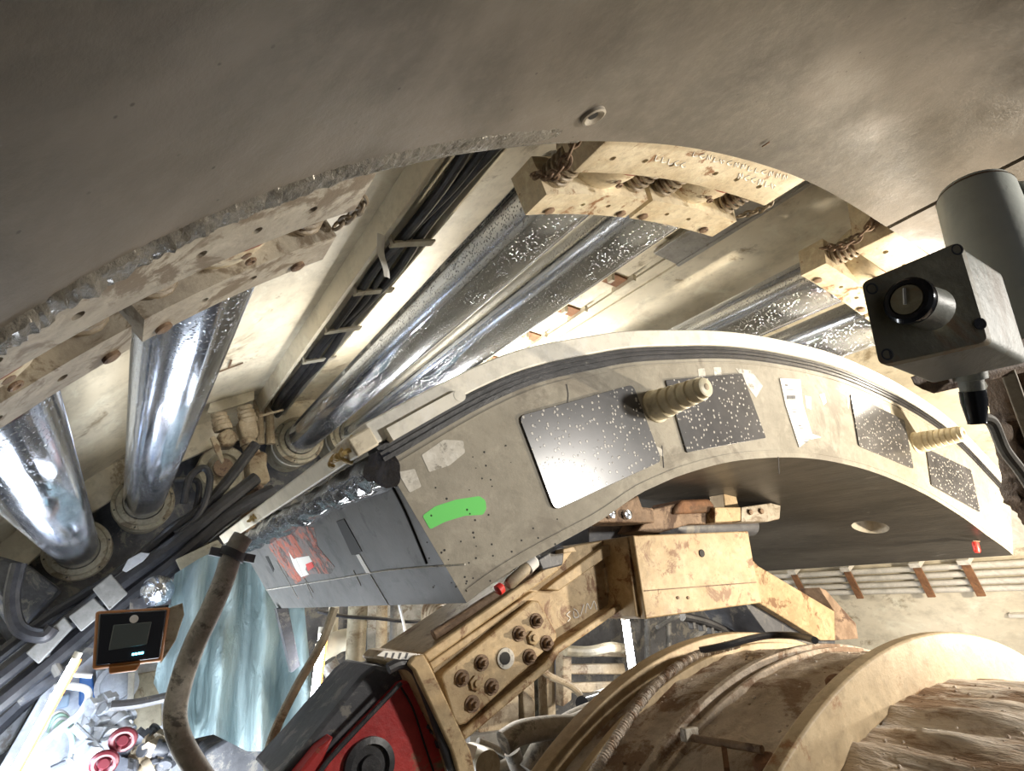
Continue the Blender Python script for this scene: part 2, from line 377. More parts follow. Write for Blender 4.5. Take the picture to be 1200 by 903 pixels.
# bulkhead ring carrying the ram barrels
mb = MB().arc(215, -40, 5.75, 5.95, 2.35, 3.3)
tag(mb.build('wall_front', 'dgrey'), 'dark ring bulkhead behind the ram barrels', kind='structure')
MB().arc(200, 95, 5.2, 5.26, 3.05, 3.26).build('trim_1', 'cream')['kind'] = 'structure'
# back of the machine room beyond the bulkhead
mb = MB().box((1.95, 9.6, -1.4), (7.2, .1, 7.2)); tag(mb.build('wall_back', 'dgrey'), 'dark far end of the machine', kind='structure')
# weld line and raised border on the skin around the trunking
for (p, q) in (((500,205),(300,470)),): pass

# ================================================================== RAMS AND SHOES
RAMS = [(141.0, 5.03, 'thrust ram with droplet-covered chrome rod at the far left edge'),
        (131.7, 5.03, 'thrust ram with chrome rod between the left shoe and the leftmost cables'),
        (108.3, 5.03, 'long chrome thrust ram, left of the pair under the middle shoe'),
        (99.4, 5.03, 'long chrome thrust ram, right of the pair under the middle shoe'),
        (78.4, 5.03, 'chrome thrust ram, left of the pair under the chained right shoe'),
        (70.6, 5.03, 'chrome thrust ram, right of the pair running behind the control box')]
def make_ram():
    t = thing('thrust_ram', 'x', 'hydraulic ram')
    MB().lathe((0,-3.72,0), (0,1,0), [(0,.118), (.01,.125), (4.3,.125)], 48).build('rod', 'chrome', t)
    MB().lathe((0,0,0), (0,1,0), [(.05,.126), (.0,.13), (.0,.165), (.02,.172), (.03,.172), (.034,.195), (.09,.2), (.12,.2), (.13,.192)], 48).build('gland_flange', 'tan', t)
    mb = MB().lathe((0,.13,0), (0,1,0), [(0,.19), (.05,.188), (.06,.175), (.42,.175)], 40); mb.build('barrel', 'tan', t)
    MB().lathe((0,.20,0), (0,1,0), [(0,.19), (.012,.192), (.02,.19)], 40).build('seal_ring', 'white', t)
    for k in range(6):
        a = PI/3*k+.4; MB().lathe((.181*math.cos(a),.038,.181*math.sin(a)), (0,-1,0), [(0,.006), (.008,.006)], 8).build('flange_screw', 'black', t)
    return t
r0 = make_ram()
for i, (t, yb, lab) in enumerate(RAMS):
    o = r0 if i == 0 else copy_tree(r0)
    o.location = pol(t, yb, 2.9); o['label'] = lab; o['group'] = 'thrust rams'
    # the rod reaches from its own barrel to the shoe
# retracted neighbour between the pairs
p = pol(120.2, 5.15, 2.87)
t = thing('jack_barrel', 'short tan barrel without a rod between the second and third rams', 'hydraulic cylinder', loc=p)
MB().lathe((0,0,0), (0,1,0), [(.04,.02), (.04,.11), (0,.115), (0,.17), (.02,.18), (.5,.18)], 40).build('barrel', 'tan', t)
MB().lathe((0,-.02,0), (0,1,0), [(0,.07), (.1,.07)], 20).build('rod_eye', 'brown', t)

def lp(tp, y, r):       # local to a shoe centred at 90 degrees, origin on radius 2.9 at the ring edge
    a = math.radians(90-tp); return Vector((r*math.cos(a), y, r*math.sin(a)-2.9))
def larc(mb, a0, a1, y0, y1, r0, r1):
    n = max(2, int(abs(a1-a0)/1)); vs = []; fs = []
    for i in range(n+1):
        t = a0+(a1-a0)*i/n; vs += [lp(t,y0,r0), lp(t,y1,r0), lp(t,y1,r1), lp(t,y0,r1)]
    for i in range(n):
        for k in range(4): fs.append([i*4+k, (i+1)*4+k, (i+1)*4+(k+1) % 4, i*4+(k+1) % 4])
    fs += [[0,1,2,3], [n*4+3, n*4+2, n*4+1, n*4]]; mb.add(vs, fs); return mb
def chain(mb, pts, r=.0075, L=.028, W=.011):
    pts = spline([Vector(p) for p in pts], 10); d = [0]
    for a, b in zip(pts, pts[1:]): d.append(d[-1]+(b-a).length)
    s = 0; k = 0
    while s < d[-1]:
        i = max(j for j in range(len(d)) if d[j] <= s); i = min(i, len(pts)-2); f = (s-d[i])/max(1e-6, d[i+1]-d[i]); p = pts[i].lerp(pts[i+1], f); t = (pts[i+1]-pts[i]).normalized()
        u = t.orthogonal().normalized(); w = t.cross(u); a = 0 if k % 2 else PI/2; x = u*math.cos(a)+w*math.sin(a)
        ring = []
        for q in range(14):
            th = 2*PI*q/14; ring.append(p+t*(math.cos(th)*L*.62)+x*(math.sin(th)*W))
        mb.tube(ring, r*.6, 6, False, True); s += L*.86; k += 1
    return mb
# shoe: y measured from the lining edge. "+" angles lie towards the right of the place
def make_shoe():
    t = thing('thrust_shoe', 'x', 'thrust shoe')
    pp = larc(MB(), -9.2, 9.2, .002, .165, 2.765, 3.08).build('pad_plate', 'shoe', t, bevel=.006)
    hb = MB()
    for a in (-7.3, -4.6, -2.2, 2.0, 4.2, 6.6):
        hb.lathe(lp(a, .095, 2.72), lp(a,0,3)-lp(a,0,2.9), [(0,.0105), (.12,.0105)], 16)
    cut(pp, hb)
    pp.modifiers.clear()
    for s in (-1, 1):     # one half plate per rod
        a0, a1 = (.25, 9.2) if s > 0 else (-9.2, -.25)
        mb = larc(MB(), a0, a1, .285, .40, 2.775, 2.90)
        rp = mb.build('rod_plate', 'shoe', t)
        hb = MB()
        for a in (s*2.9, s*5.2):
            hb.lathe(lp(a, .345, 2.72), lp(a,0,3)-lp(a,0,2.9), [(0,.0095), (.12,.0095)], 14)
        cut(rp, hb)
        for a in (s*1.1, s*7.6):   # lugs and bolts along the lower edge
            n = lp(a,0,2)-lp(a,0,3)
            MB().lathe(lp(a, .375, 2.778), n, [(0,.017), (.010,.017), (.012,.012)], 12).build('plate_lug', 'brown', rp)
        # rod head and its saddle between the plates
        c = lp(s*4.4, .14, 2.915)
        hd = MB().lathe(c, (0,1,0), [(0,.128), (.02,.135), (.07,.14), (.12,.128), (.17,.112)], 32).build('rod_head', 'shoe', t)
        MB().lathe(lp(s*4.4, .15, 2.905), (0,1,0), [(0,.139), (.018,.139)], 32).build('red_ring', 'redprimer', hd)
        p = lp(s*4.4, .215, 2.775); n = lp(s*4.4,0,2)-lp(s*4.4,0,3); x = n.cross(Vector((0,1,0))).normalized()
        mb = MB(); mb.lathe(p+n.normalized()*-.012, n, [(0,.011), (.012,.011)], 10)
        mb.tube([p+n.normalized()*.012+x*math.cos(q*PI/5)*.009+Vector((0,1,0))*math.sin(q*PI/5)*.009 for q in range(10)], .0035, 6, False, True)
        mb.build('eye_bolt', 'brown', hd)
        # coil springs along the tunnel, two per half
        for a in (s*1.35, s*8.0):
            pts = []; c = lp(a, 0, 2.835)
            for q in range(0, 6*14+1):
                th = 2*PI*q/14; pts.append(Vector((c.x+.040*math.cos(th), .155+q*(.145/84), c.z+.040*math.sin(th))))
            MB().tube(pts, .0068, 7, False).build('spring', 'gspring' if (s > 0 and a > 5) or (s < 0 and a > -3) else 'spring', t)
            MB().cyl((c.x, .15, c.z), (c.x, .30, c.z), .024, 12).build('spring_guide', 'brown', t)
    # chain on the left end face
    mb = MB()
    b0 = lp(-9.35, .06, 2.83)
    chain(mb, [b0+Vector((-.012,0,.02)), b0+Vector((-.045,.02,-.05)), b0+Vector((-.045,.10,-.075)), b0+Vector((-.03,.19,-.02)), lp(-9.3,.29,2.85)], .0085, .036, .0135)
    mb.build('safety_chain', 'brown', t, label='grimy chain on the end of the shoe')
    mb = MB(); mb.tube([lp(-9.4,.07,2.83)+Vector((-.01+.0*q, math.cos(q*PI/5)*.022, math.sin(q*PI/5)*.022)) for q in range(10)], .008, 8, False, True)
    mb.build('shackle', 'brown', t, label='shackle holding the chain')
    mb = MB(); chain(mb, [lp(9.3,.12,2.80), lp(9.7,.17,2.775), lp(9.5,.24,2.785), lp(9.1,.28,2.79)], .007, .026, .010); mb.build('safety_chain', 'spring', t)
    return t
s0 = make_shoe()
SH = [(136.4, 'long grout-caked thrust shoe against the lining at the left, above the two left rams'),
      (104.1, 'middle thrust shoe with chalk writing and green springs at the top of the arch'),
      (74.3, 'right thrust shoe with hanging chain, partly behind the control box')]
for i, (t, lab) in enumerate(SH):
    o = s0 if i == 0 else copy_tree(s0)
    o.location = pol(t, D1+.001, 2.9); o.rotation_euler = (0, math.radians(90-t), 0); o['label'] = lab; o['group'] = 'thrust shoes'
    if i == 0:
        for k in kids(o):
            if k.type == 'MESH' and k.name.startswith('pad_plate'): lp0 = k
    if i == 1: mid_shoe = o
    else:
        for k in kids(o):
            if k.name.startswith('spring') and k.data.materials[0] == M['gspring']: k.data = k.data.copy(); k.data.materials[0] = M['spring']
# wet grout-caked steel on the left shoe
for k in kids(s0):
    if k.name.split('.')[0] in ('pad_plate', 'rod_plate'):
        k.data = k.data.copy(); k.data.materials[0] = M['shoed']
# chalk handwriting on the middle pad plate
mb = MB(); Rw = 2.7645
def stroke(px, r=.0019):
    pts = [atc(u, v, Rw) for u, v in px]; mb.tube(pts, r, 5, len(pts) > 2)
random.seed(11)
def scrawl(u0, v0, u1, v1, n, h):
    for k in range(n):
        f = k/n; u = u0+(u1-u0)*f; v = v0+(v1-v0)*f; w = (u1-u0)/n*.7
        kind = random.randrange(4); s = .4
        if kind == 0: stroke([(u,v+h), (u+w*.3,v), (u+w*.7,v+h), (u+w,v)])
        elif kind == 1: stroke([(u+w,v), (u,v+h*.4), (u+w*.3,v+h), (u+w,v+h*.8)])
        elif kind == 2: stroke([(u,v), (u+w*.2,v+h), (u+w*.8,v+h*.5), (u+w*.4,v+h*.3)])
        else: stroke([(u+w*.3,v), (u,v+h), (u+w,v+h*.9)])
for args in ((768, 182, 806, 192, 5, 6), (812, 178, 925, 207, 14, 5), (865, 203, 912, 217, 6, 6)):
    mb = MB(); scrawl(*args); ch = mb.build('chalk_writing', 'chalk')
    for k in kids(mid_shoe):
      if k.name.startswith('pad_plate'):
        ch.parent = k; ch.matrix_parent_inverse = (Matrix.Translation(mid_shoe.location) @ mid_shoe.rotation_euler.to_matrix().to_4x4()).inverted()

# ================================================================== ON THE SHIELD SKIN
Rk = 3.25
def onskin(u, v, off=0): return atc(u, v, Rk-off)
def skinbar(mb, t, y0, y1, w, h, r=3.255):   # a bar lying along the tunnel on the skin
    dt = math.degrees(w/r)/2; return mb.arc(t-dt, t+dt, y0, y1, r-h, r, n=2)
# cable trunking: two side rails, rungs, three cables
tt = 111.0
tr = thing('cable_tray', 'cream cable tray with clamps running along the skin between the second and third rams', 'cable tray')
mb = skinbar(MB(), tt+2.6, 1.0, 5.7, .03, .11, 3.26); mb.build('side_rail', 'cream', tr, bevel=.003)
skinbar(MB(), tt-1.85, 1.0, 5.7, .014, .10, 3.26).build('side_rail', 'cream', tr, bevel=.003)
for (u, v) in ((470,280), (402,341), (367,388), (337,425)):
    y = onskin(u, v, .1).y
    mb = MB().arc(tt-1.9, tt+1.9, y, y+.03+.008*y, 3.135, 3.145, n=4)
    mb.arc(tt+1.75, tt+1.9, y, y+.03, 3.13, 3.26, n=1)
    mb.build('cable_clamp', 'cream', tr)
for k, (da, rr, lab) in enumerate(((1.0, .022, 'leftmost black cable in the tray'), (.15, .017, 'middle black cable in the tray'), (-.75, .022, 'rightmost black cable in the tray'))):
    pts = []
    for i in range(14):
        y = .98+4.8*i/13; pts.append(pol(tt+da+.18*math.sin(i*1.7+k*2), y, 3.16+.01*math.sin(i*2.1+k)))
    tag(MB().tube(pts, rr, 10).build('black_cable', 'rubber'), lab, 'cable', 'cables in the tray')
# torn strip of tape hanging from the first rung
p = atc(447, 274, 3.13); mb = MB(); rows = []
for i in range(10):
    f = i/9; c = p+Vector((.0+.03*f, .02*math.sin(f*5), -.20*f)); w = .017*(1-.25*f)
    rows.append([c+Vector((-w, 0, 0)), c+Vector((0, -.006*math.sin(f*9), 0)), c+Vector((w, .004, 0))])
mb.grid(rows, (0, .0015, 0)); tag(mb.build('tape_strip', 'paper'), 'torn white tape strip hanging from the cable tray', 'tape')
# raised skin frame around the tray at left: ledge + short weld lines
for (pts, nm_) in ((((250,438),(285,425)), 'weld_line'), (((268,430),(271,422)), 'weld_line')):
    mb = MB().bar(onskin(*pts[0]), onskin(*pts[1]), .012, .006); tag(mb.build('trim_2', 'brown'), kind='structure')
# channel rail with rusty cut-outs, running beside the fourth ram
rl = thing('skin_rail', 'cream channel rail with rusty cut-outs along the skin beside the middle rams', 'rail')
skinbar(MB(), 88.3, 1.1, 5.7, .035, .06).build('channel_lip', 'cream', rl, bevel=.004)
skinbar(MB(), 86.4, 1.9, 5.7, .10, .018).build('channel_web', 'cream', rl, bevel=.004)
for y in (2.3, 2.75, 3.2, 3.7, 4.3):
    h = MB().arc(85.3, 87.6, y, y+.10, 3.225, 3.239, n=3); h.build('rusty_bracket', 'rust', rl)
    MB().arc(85.1, 85.5, y-.05, y+.14, 3.20, 3.24, n=2).build('bracket_edge', 'cream', rl)
    MB().arc(87.5, 87.9, y-.02, y+.02, 3.17, 3.24, n=2).build('bracket_edge', 'cream', rl)
# plain grey cover plate near the middle shoe
mb = MB().arc(83.9, 86.9, .95, 2.0, 3.205, 3.225, n=4); mb.arc(83.6, 84.0, .95, 2.0, 3.195, 3.262, n=1)
tag(mb.build('cover_plate', 'plate', bevel=.003), 'smooth grey cover plate on the skin beside the middle shoe', 'cover plate')
# diagonal seam of the right skin
mb = MB(); mb.arc(82.9, 83.25, .9, 5.7, 3.235, 3.256, n=1); tag(mb.build('trim_3', 'cream'), kind='structure')

# ================================================================== THE HANGING SEGMENT
INN = [(545,708),(700,612),(760,573),(800,556),(850,542),(905,536),(950,537),(1000,546),(1050,563),(1100,588),(1150,622),(1187,650)]
OUTP = [(430,493),(600,412),(700,392),(800,387),(900,396),(1000,425),(1100,482),(1180,562)]
_ri = resid(INN, D2, 2.75, SCN); _ro = resid(OUTP, D2, 3.23, SCN)
TL, TR = 125.55, 61.5
def ri(t): return interp(_ri, t)
def ro(t): return interp(_ro, t)
seg = thing('concrete_segment', 'large curved precast concrete tunnel segment held up by the ochre erector arm', 'tunnel segment')
def segarc(mb, t0, t1, y0, y1, r0, r1, f0=ri, f1=ri, n=None):
    n = n or max(2, int(abs(t1-t0)/1.)+1); vs = []; fs = []
    for i in range(n+1):
        t = t0+(t1-t0)*i/n; a = r0+f0(t); b = r1+f1(t)
        vs += [pol(t,y0,a,SCN), pol(t,y1,a,SCN), pol(t,y1,b,SCN), pol(t,y0,b,SCN)]
    for i in range(n):
        for k in range(4): fs.append([i*4+k, (i+1)*4+k, (i+1)*4+(k+1) % 4, i*4+(k+1) % 4])
    fs += [[0,1,2,3], [n*4+3, n*4+2, n*4+1, n*4]]; mb.add(vs, fs); return mb
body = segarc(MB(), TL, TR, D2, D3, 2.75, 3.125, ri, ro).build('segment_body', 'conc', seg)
# intrados and joint face: same concrete, darker copies with shade put into the colour
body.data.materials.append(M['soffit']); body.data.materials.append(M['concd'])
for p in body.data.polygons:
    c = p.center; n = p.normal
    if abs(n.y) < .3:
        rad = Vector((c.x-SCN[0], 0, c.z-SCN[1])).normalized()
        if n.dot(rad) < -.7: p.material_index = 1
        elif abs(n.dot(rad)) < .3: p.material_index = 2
# lifting pocket in the soffit
Pp = atc(1020, 618, 2.75, SCN); rad = Vector((Pp.x-SCN[0], 0, Pp.z-SCN[1])).normalized()
cut(body, MB().lathe(Pp-rad*.06, rad, [(0,.085), (.06,.085), (.13,.045)], 28))
body.data.polygons[0].use_smooth = True
for p in body.data.polygons: p.use_smooth = True
body.data.set_sharp_from_angle(angle=math.radians(25))
bv = body.modifiers.new('b', 'BEVEL'); bv.width = .011; bv.segments = 2; bv.limit_method = 'ANGLE'; bv.angle_limit = math.radians(50)
MB().lathe(Pp+rad*.05, rad, [(0,.025), (.02,.025)], 16).build('pocket_socket', 'white', seg, label='pale socket deep in the soffit pocket')
# thin step along the face edges
segarc(MB(), TL-.3, TR+.3, D2-.0025, D2+.002, 2.77, 2.776).build('edge_line', 'conc', seg)
segarc(MB(), TL-.3, TR+.3, D2-.003, D2+.002, 3.108, 3.112, ro, ro).build('edge_line', 'conc', seg)
# gasket round the outer edge
mb = MB()
segarc(mb, TL, TR, D2+.0, D2+.055, 3.125, 3.170, ro, ro)
segarc(mb, TL, TR, D2-.006, D2+.02, 3.128, 3.138, ro, ro); segarc(mb, TL, TR, D2-.006, D2+.02, 3.144, 3.151, ro, ro); segarc(mb, TL, TR, D2-.005, D2+.02, 3.158, 3.165, ro, ro)
mb.build('rubber_gasket', 'rubber', seg, label='black dusty rubber gasket along the curved front edge')
# white sealing strip outside of it
segarc(MB(), TL+.0, TR, D2-.012, D2+.22, 3.172, 3.228, ro, ro).build('sealing_strip', 'white', seg, bevel=.004, label='white foam strip along the outer rim')
t0 = math.degrees(math.atan2(at(530,462,D2).z-SCN[1], at(530,462,D2).x-SCN[0]))
mb = segarc(MB(), TL-.6, t0, D2-.03, D2+.0, 3.160, 3.192, ro, ro)
c = pol(t0, D2-.0308, 3.176+ro(t0), SCN); mb.cyl(c, c+Vector((0,.03,0)), .0164, 24)
mb.build('strip_end', 'white', seg, label='white strip end with a rounded tip lapped over the rim')
# longitudinal gasket in crumpled film and cream edge bar along the left joint
mb = MB(); pth = [pol(TL+.15, D2-.004+(D3+.02-D2)*i/110, 3.118+ro(TL), SCN) for i in range(111)]
mb.tube(pth, .043, 26, False)
for v_ in mb.v:
    ax0 = pol(TL+.15, v_.y, 3.118+ro(TL), SCN); d_ = v_-ax0; d_.y = 0
    k_ = 1+.38*noise.fractal(Vector((v_.x*16, v_.y*6, v_.z*16)), .8, 2.2, 5)
    v_ += d_*(k_-1)
mb.build('film_wrapped_gasket', 'film', seg, smooth=60, label='gasket wrapped in crumpled shiny black film along the left joint')
t1 = TL+.9
mb = MB().arc(TL-.1, TL+1.0, D2-.02, D3+.03, 3.168+ro(TL), 3.215+ro(TL), SCN, 2); mb.build('edge_bar', 'cream', seg, bevel=.005, label='cream bar along the left joint edge')
for y, r in ((D2+.06, 1), (2.55, .8)):
    mb = MB()
    for k in range(7):
        q = pol(TL+.6, y+(k-3)*.018, 3.19+ro(TL), SCN)+Vector((0,0,.0)); u = Vector((random.uniform(-1,1), random.uniform(-.3,.3), random.uniform(-1,1)))*.03*r
        mb.tube([q-u, q+Vector((-.03,-.005,-.02))*r, q+u], .006*r, 6)
    mb.build('amber_tie', 'yel', seg, label='amber tape tied round the edge bar')
# things fixed on the curved front face
def rounded(px, rad, y, k=5):
    P = [at(u, v, y) for u, v in px]; n = len(P); out = []
    for i in range(n):
        a, b, c = P[i-1], P[i], P[(i+1) % n]; d1 = (a-b).normalized(); d2 = (c-b).normalized(); p1 = b+d1*rad; p2 = b+d2*rad
        for j in range(k+1): t = j/k; out.append(p1*(1-t)**2+b*2*t*(1-t)+p2*t*t)
    return out
def facepiece(name, px, m, th=.004, rad=.01, parent=seg, label=None, y=D2, bevel=.001):
    pts = rounded(px, rad, y-th) if rad else [at(u, v, y-th) for u, v in px]
    return MB().prism(pts, (0, th+.0005, 0)).build(name, m, parent, bevel=bevel, smooth=20, label=label)
facepiece('packer_pad', [(608,487),(742,450),(776,540),(650,598)], 'pad', .006, .022, label='largest speckled black packer pad, glossy at lower left')
facepiece('packer_pad', [(780,445),(870,437),(898,513),(805,530)], 'pad', .006, .008, label='second speckled black packer pad behind the long dowel')
facepiece('packer_pad', [(997,461),(1060,492),(1071,549),(1007,522)], 'pad', .006, .012, label='third black packer pad with cut corner')
facepiece('packer_pad', [(1086,525),(1138,550),(1149,600),(1092,568)], 'pad', .006, .012, label='small fourth packer pad near the right end')
def dowel(u, v, u2, v2, rb, rt, n, lab):
    b = at(u, v, D2); q0 = b.x*E1.x+b.z*E2.x; q2 = b.x*E1.z+b.z*E2.z; m_ = (u2-600)/FPX; L = D2-(q0-m_*q2)/(m_*AX.z-AX.x)
    prof = [(-.005, rb*1.12), (.006, rb*1.12), (.01, rb)]
    for i in range(n):
        f0 = .12+.82*i/n; f1 = .12+.82*(i+.75)/n; r_ = rb+(rt-rb)*f0**.7
        prof += [(L*f0, r_), (L*(f0+.01), r_*1.10), (L*f1, r_*1.08), (L*(f1+.01), r_*.93)]
    prof += [(L*.95, rt), (L*.985, rt*.95), (L, rt*.75)]
    d = MB().lathe(b, (0,-1,0), prof, 28).build('guide_dowel', 'dowel', seg, label=lab)
    MB().lathe(b+Vector((0,-L-.0005,0)), (0,-1,0), [(0, rt*.35), (.001, rt*.3)], 12).build('dowel_dimple', 'dtan', d)
dowel(768, 476, 828, 450, .048, .030, 5, 'long ribbed cream guide dowel sticking out beside the largest pad')
dowel(1074, 519, 1130, 507, .045, .030, 7, 'short ribbed cream guide dowel between the two right pads')
lb = facepiece('paper_label', [(914,443),(938,444),(941,473),(952,508),(963,512),(948,515),(937,524),(921,475)], 'paper', .004, 0, label='torn white printed paper label stuck on the face')
mb = MB()
def dash(mb, u, v, w, h=.9): mb.prism([at(u, v, D2-.0045), at(u+w, v+.3, D2-.0045), at(u+w+.2, v+h+.3, D2-.0045), at(u+.2, v+h, D2-.0045)], (0,-.0006,0))
for (u, v, w, h) in ((920,450,3,2),(921,456,9,.7),(924,460,11,.5),(927,479,7,.6),(929,482,4,.9),(929,486,8,.5),(936,498,3,1.2),(937,501,4,.8),(940,505,7,.5),(942,514,8,.6),(942,517,4,1)): dash(mb, u, v, w, h)
for k in range(9): dash(mb, 922+k*1.2, 463, .6, 4.6)
mb.build('label_print', 'ink', lb, smooth=0)
gp = facepiece('green_paint', [(495,604),(510,593),(535,585),(562,581),(569,586),(570,596),(566,603),(545,604),(522,611),(504,620)], 'green', .0006, .006, label='bright green spray stroke at the left of the face', bevel=0)
for px, lab in (([(494,533),(520,515),(543,516),(545,530),(527,545),(503,553)], 'pale rounded repair patch'), ([(466,553),(486,549),(494,570),(480,577)], 'pale square repair patch by the joint'),
    ([(818,432),(826,431),(827,442),(819,443)], 'small repair dab'), ([(836,430),(845,430),(846,442),(838,443)], 'small repair dab'), ([(862,431),(880,434),(894,452),(886,466),(873,448)], 'repair smear at the second pad'),
    ([(943,463),(951,465),(951,480),(945,478)], 'small repair dab'), ([(960,462),(966,460),(969,471),(965,475)], 'small round repair dab'), ([(992,458),(1000,457),(996,470),(994,480)], 'repair smear left of the third pad'),
    ([(1033,473),(1042,476),(1044,484),(1036,480)], 'small repair dab'), ([(1159,575),(1166,580),(1172,576),(1172,592),(1163,590)], 'ragged repair patch near the right end'), ([(1172,608),(1178,606),(1186,620),(1184,634),(1176,622)], 'ragged repair patch at the right end'),
    ([(764,520),(776,526),(778,535),(770,532)], 'repair smear under the long dowel')):
    facepiece('repair_patch', px, 'patch', .0008, .004, label=lab, bevel=0)
mb = MB(); random.seed(5)
for k in range(70):
    u = random.uniform(500, 660); v = random.uniform(520, 690)
    if v > 708-(u-545)*.61 or v < 487-(u-610)*.27-8 or (u > 600 and v < 600): continue
    p = at(u, v, D2); r = random.uniform(.0012, .0032); mb.lathe(p, (0,-1,0), [(0, r), (.0006, r*.9)], 7)
pb = mb.build('pinholes', 'black', seg, smooth=0, label='small dark pinholes in the concrete'); pb['kind'] = 'stuff'
for pts in ([(664,450),(666,462),(665,472)], [(776,522),(778,548)], [(912,535),(913,555)]):
    MB().tube([at(u, v, D2-.0008) for u, v in pts], .0012, 5).build('hairline_crack', 'ink', seg)
# left joint face details
O_ = pol(TL, D2, 3.1, SCN); I_ = pol(TL, D2, 2.75, SCN); JN = (O_-I_).cross(Vector((0,1,0))).normalized()
if JN.x > 0: JN = -JN
def onj(u, v, off=.001): return atp(u, v, O_+JN*off, JN)
def jpiece(name, px, m, th=.0015, label=None, parent=seg):
    return MB().prism([onj(u, v, th) for u, v in px], -JN*(th+.0003)).build(name, m, parent, smooth=0, label=label)
jpiece('erector_pocket', [(394,611),(403,608),(424,646),(417,650),(412,650)], 'black', .002, 'dark trapezoid pocket in the joint face')
jpiece('bolt_slot', [(311,652),(314,652),(321,667),(320,670)], 'black', .002, 'small dark slot in the joint face')
MB().tube([onj(u, v) for u, v in ((430,560),(440,553),(447,553),(455,562),(475,600),(500,660))], .0035, 8).build('joint_groove', 'black', seg, label='dark groove line on the joint face')
MB().tube([onj(u, v) for u, v in ((312,691),(400,677),(455,668),(545,661))], .0022, 5).build('scribed_line', 'patch', seg, label='thin pale line across the joint face')
jpiece('warning_print', [(312,634),(330,624),(352,616),(368,618),(372,640),(392,664),(388,672),(365,672),(347,684),(334,668),(320,650)], 'redp', .0012, 'worn red print on the joint face')
jpiece('white_cross', [(338,646),(344,655),(348,653),(350,653),(362,651),(366,658),(359,662),(358,667),(362,673),(353,676),(347,668),(343,660)], 'paper', .0022, 'white mark inside the red print')
jpiece('red_mark', [(358,661),(365,658),(368,664),(361,669)], 'redcap', .0026, 'small clear red mark')
jpiece('paint_scratch', [(417,650),(421,649),(434,671),(430,673)], 'paper', .002, 'short white paint run under the pocket')
for px in ([(324,657),(350,702)], [(328,658),(338,676)], [(342,642),(366,700)], [(356,676),(367,694)], [(434,673),(455,708)], [(345,636),(354,650)], [(414,668),(423,686)]):
    MB().tube([onj(u, v, .0015) for u, v in px], .0014, 5).build('scratch', 'patch', seg)
# small plugs hanging at the inner edge
def plug(u, v, y, r, L, m, lab, d=(0,0,-1)):
    p = at(u, v, y); return MB().lathe(p-Vector(d)*L*.5, d, [(0, r*.8), (L*.15, r), (L*.8, r), (L, r*.75)], 18).build('plug_cap', m, seg, label=lab)
pc = plug(1144, 641, D2+.06, .014, .05, 'redcap', 'bright red plug cap under the right end')
pp_ = at(1144, 634, D2+.06); MB().bar(pp_+Vector((-.035,0,0)), pp_+Vector((.03,0,0)), .006, .006).build('plug_pin', 'brown', pc)
pr = [at(585, 690, D2+.12), at(605, 676, D2+.14), at(622, 661, D2+.15)]
dr = Vector((1,0,.75)).normalized()
MB().lathe(pr[0]-dr*.01, dr, [(0,.008), (.004,.015), (.018,.015), (.022,.010)], 20).build('plug_cap', 'redcap', seg, label='round red cap below the left end of the face')
MB().lathe(pr[1]-dr*.045, dr, [(.01,.012), (.02,.017), (.08,.017), (.09,.013)], 20).build('hose_coupling', 'dtan', seg, label='olive coupling beside the red cap')
MB().lathe(pr[2]-dr*.02, dr, [(0,.012), (.006,.019), (.035,.018), (.04,.013)], 18).build('plug_cap', 'paper', seg, label='white cap with scribbles beside the red cap')

# ================================================================== ERECTOR
YB = 1.95
arm = thing('segment_erector', 'ochre steel erector arm with bolted plate and box head under the segment', 'erector arm')
def slab(name, px, y, d, m, parent=None, bevel=.004, label=None):
    return MB().prism([at(u, v, y) for u, v in px], (0, d, 0)).build(name, m, parent, bevel=bevel, smooth=30, label=label)
# web and flanges of the inclined beam
slab('beam_web', [(505,772),(650,668),(668,640),(738,628),(742,700),(655,752),(640,775),(545,862),(520,870)], YB+.03, .30, 'steel', arm)
slab('top_flange', [(495,766),(648,659),(665,640),(672,645),(655,668),(503,776)], YB-.03, .40, 'steel', arm, .006)
slab('bottom_flange', [(541,858),(640,776),(652,757),(742,697),(744,704),(656,765),(645,783),(545,868)], YB-.04, .42, 'steel', arm, .006)
slab('rib', [(640,690),(652,680),(708,640),(735,629),(735,642),(712,652),(655,692)], YB-.01, .1, 'steel', arm)
slab('rib', [(503,776),(625,692),(632,694),(507,785)], YB+.005, .05, 'steel', arm)
slab('stiffener', [(708,666),(738,640),(740,696),(712,694)], YB+.02, .02, 'flange', arm)
slab('end_plate', [(735,629),(742,627),(757,725),(745,722)], YB-.12, .5, 'steel', arm)
bp = slab('bolted_plate', [(517,793),(521,787),(625,703),(632,704),(653,742),(652,750),(547,848),(538,850),(532,843)], YB-.02, .06, 'steel', arm, .006)
for i, (u, v, r, w) in enumerate(((628,727,.0155,1),(608,742,.0155,1),(624,747,.021,0),(640,753,.0155,1),(620,769,.0155,1),(564,776,.0155,1),(541,794,.0155,1),(557,800,.021,0),(576,804,.0155,1),(553,824,.0155,1))):
    MB().hexbolt(at(u, v, YB-.02), (0,-1,0), r*1.15, .022 if w else .012, bool(w)).build('bolt', 'brown' if w else 'steel', bp)
hb = MB().lathe(at(592, 771, YB-.02), (0,-1,0), [(0,.034), (.006,.033), (.008,.022)], 24); h = hb.build('lubrication_port', 'patch', bp, label='pale ring round the open port')
MB().lathe(at(592, 771, YB-.029), (0,-1,0), [(0,.02), (.001,.02)], 20).build('port_hole', 'black', h)
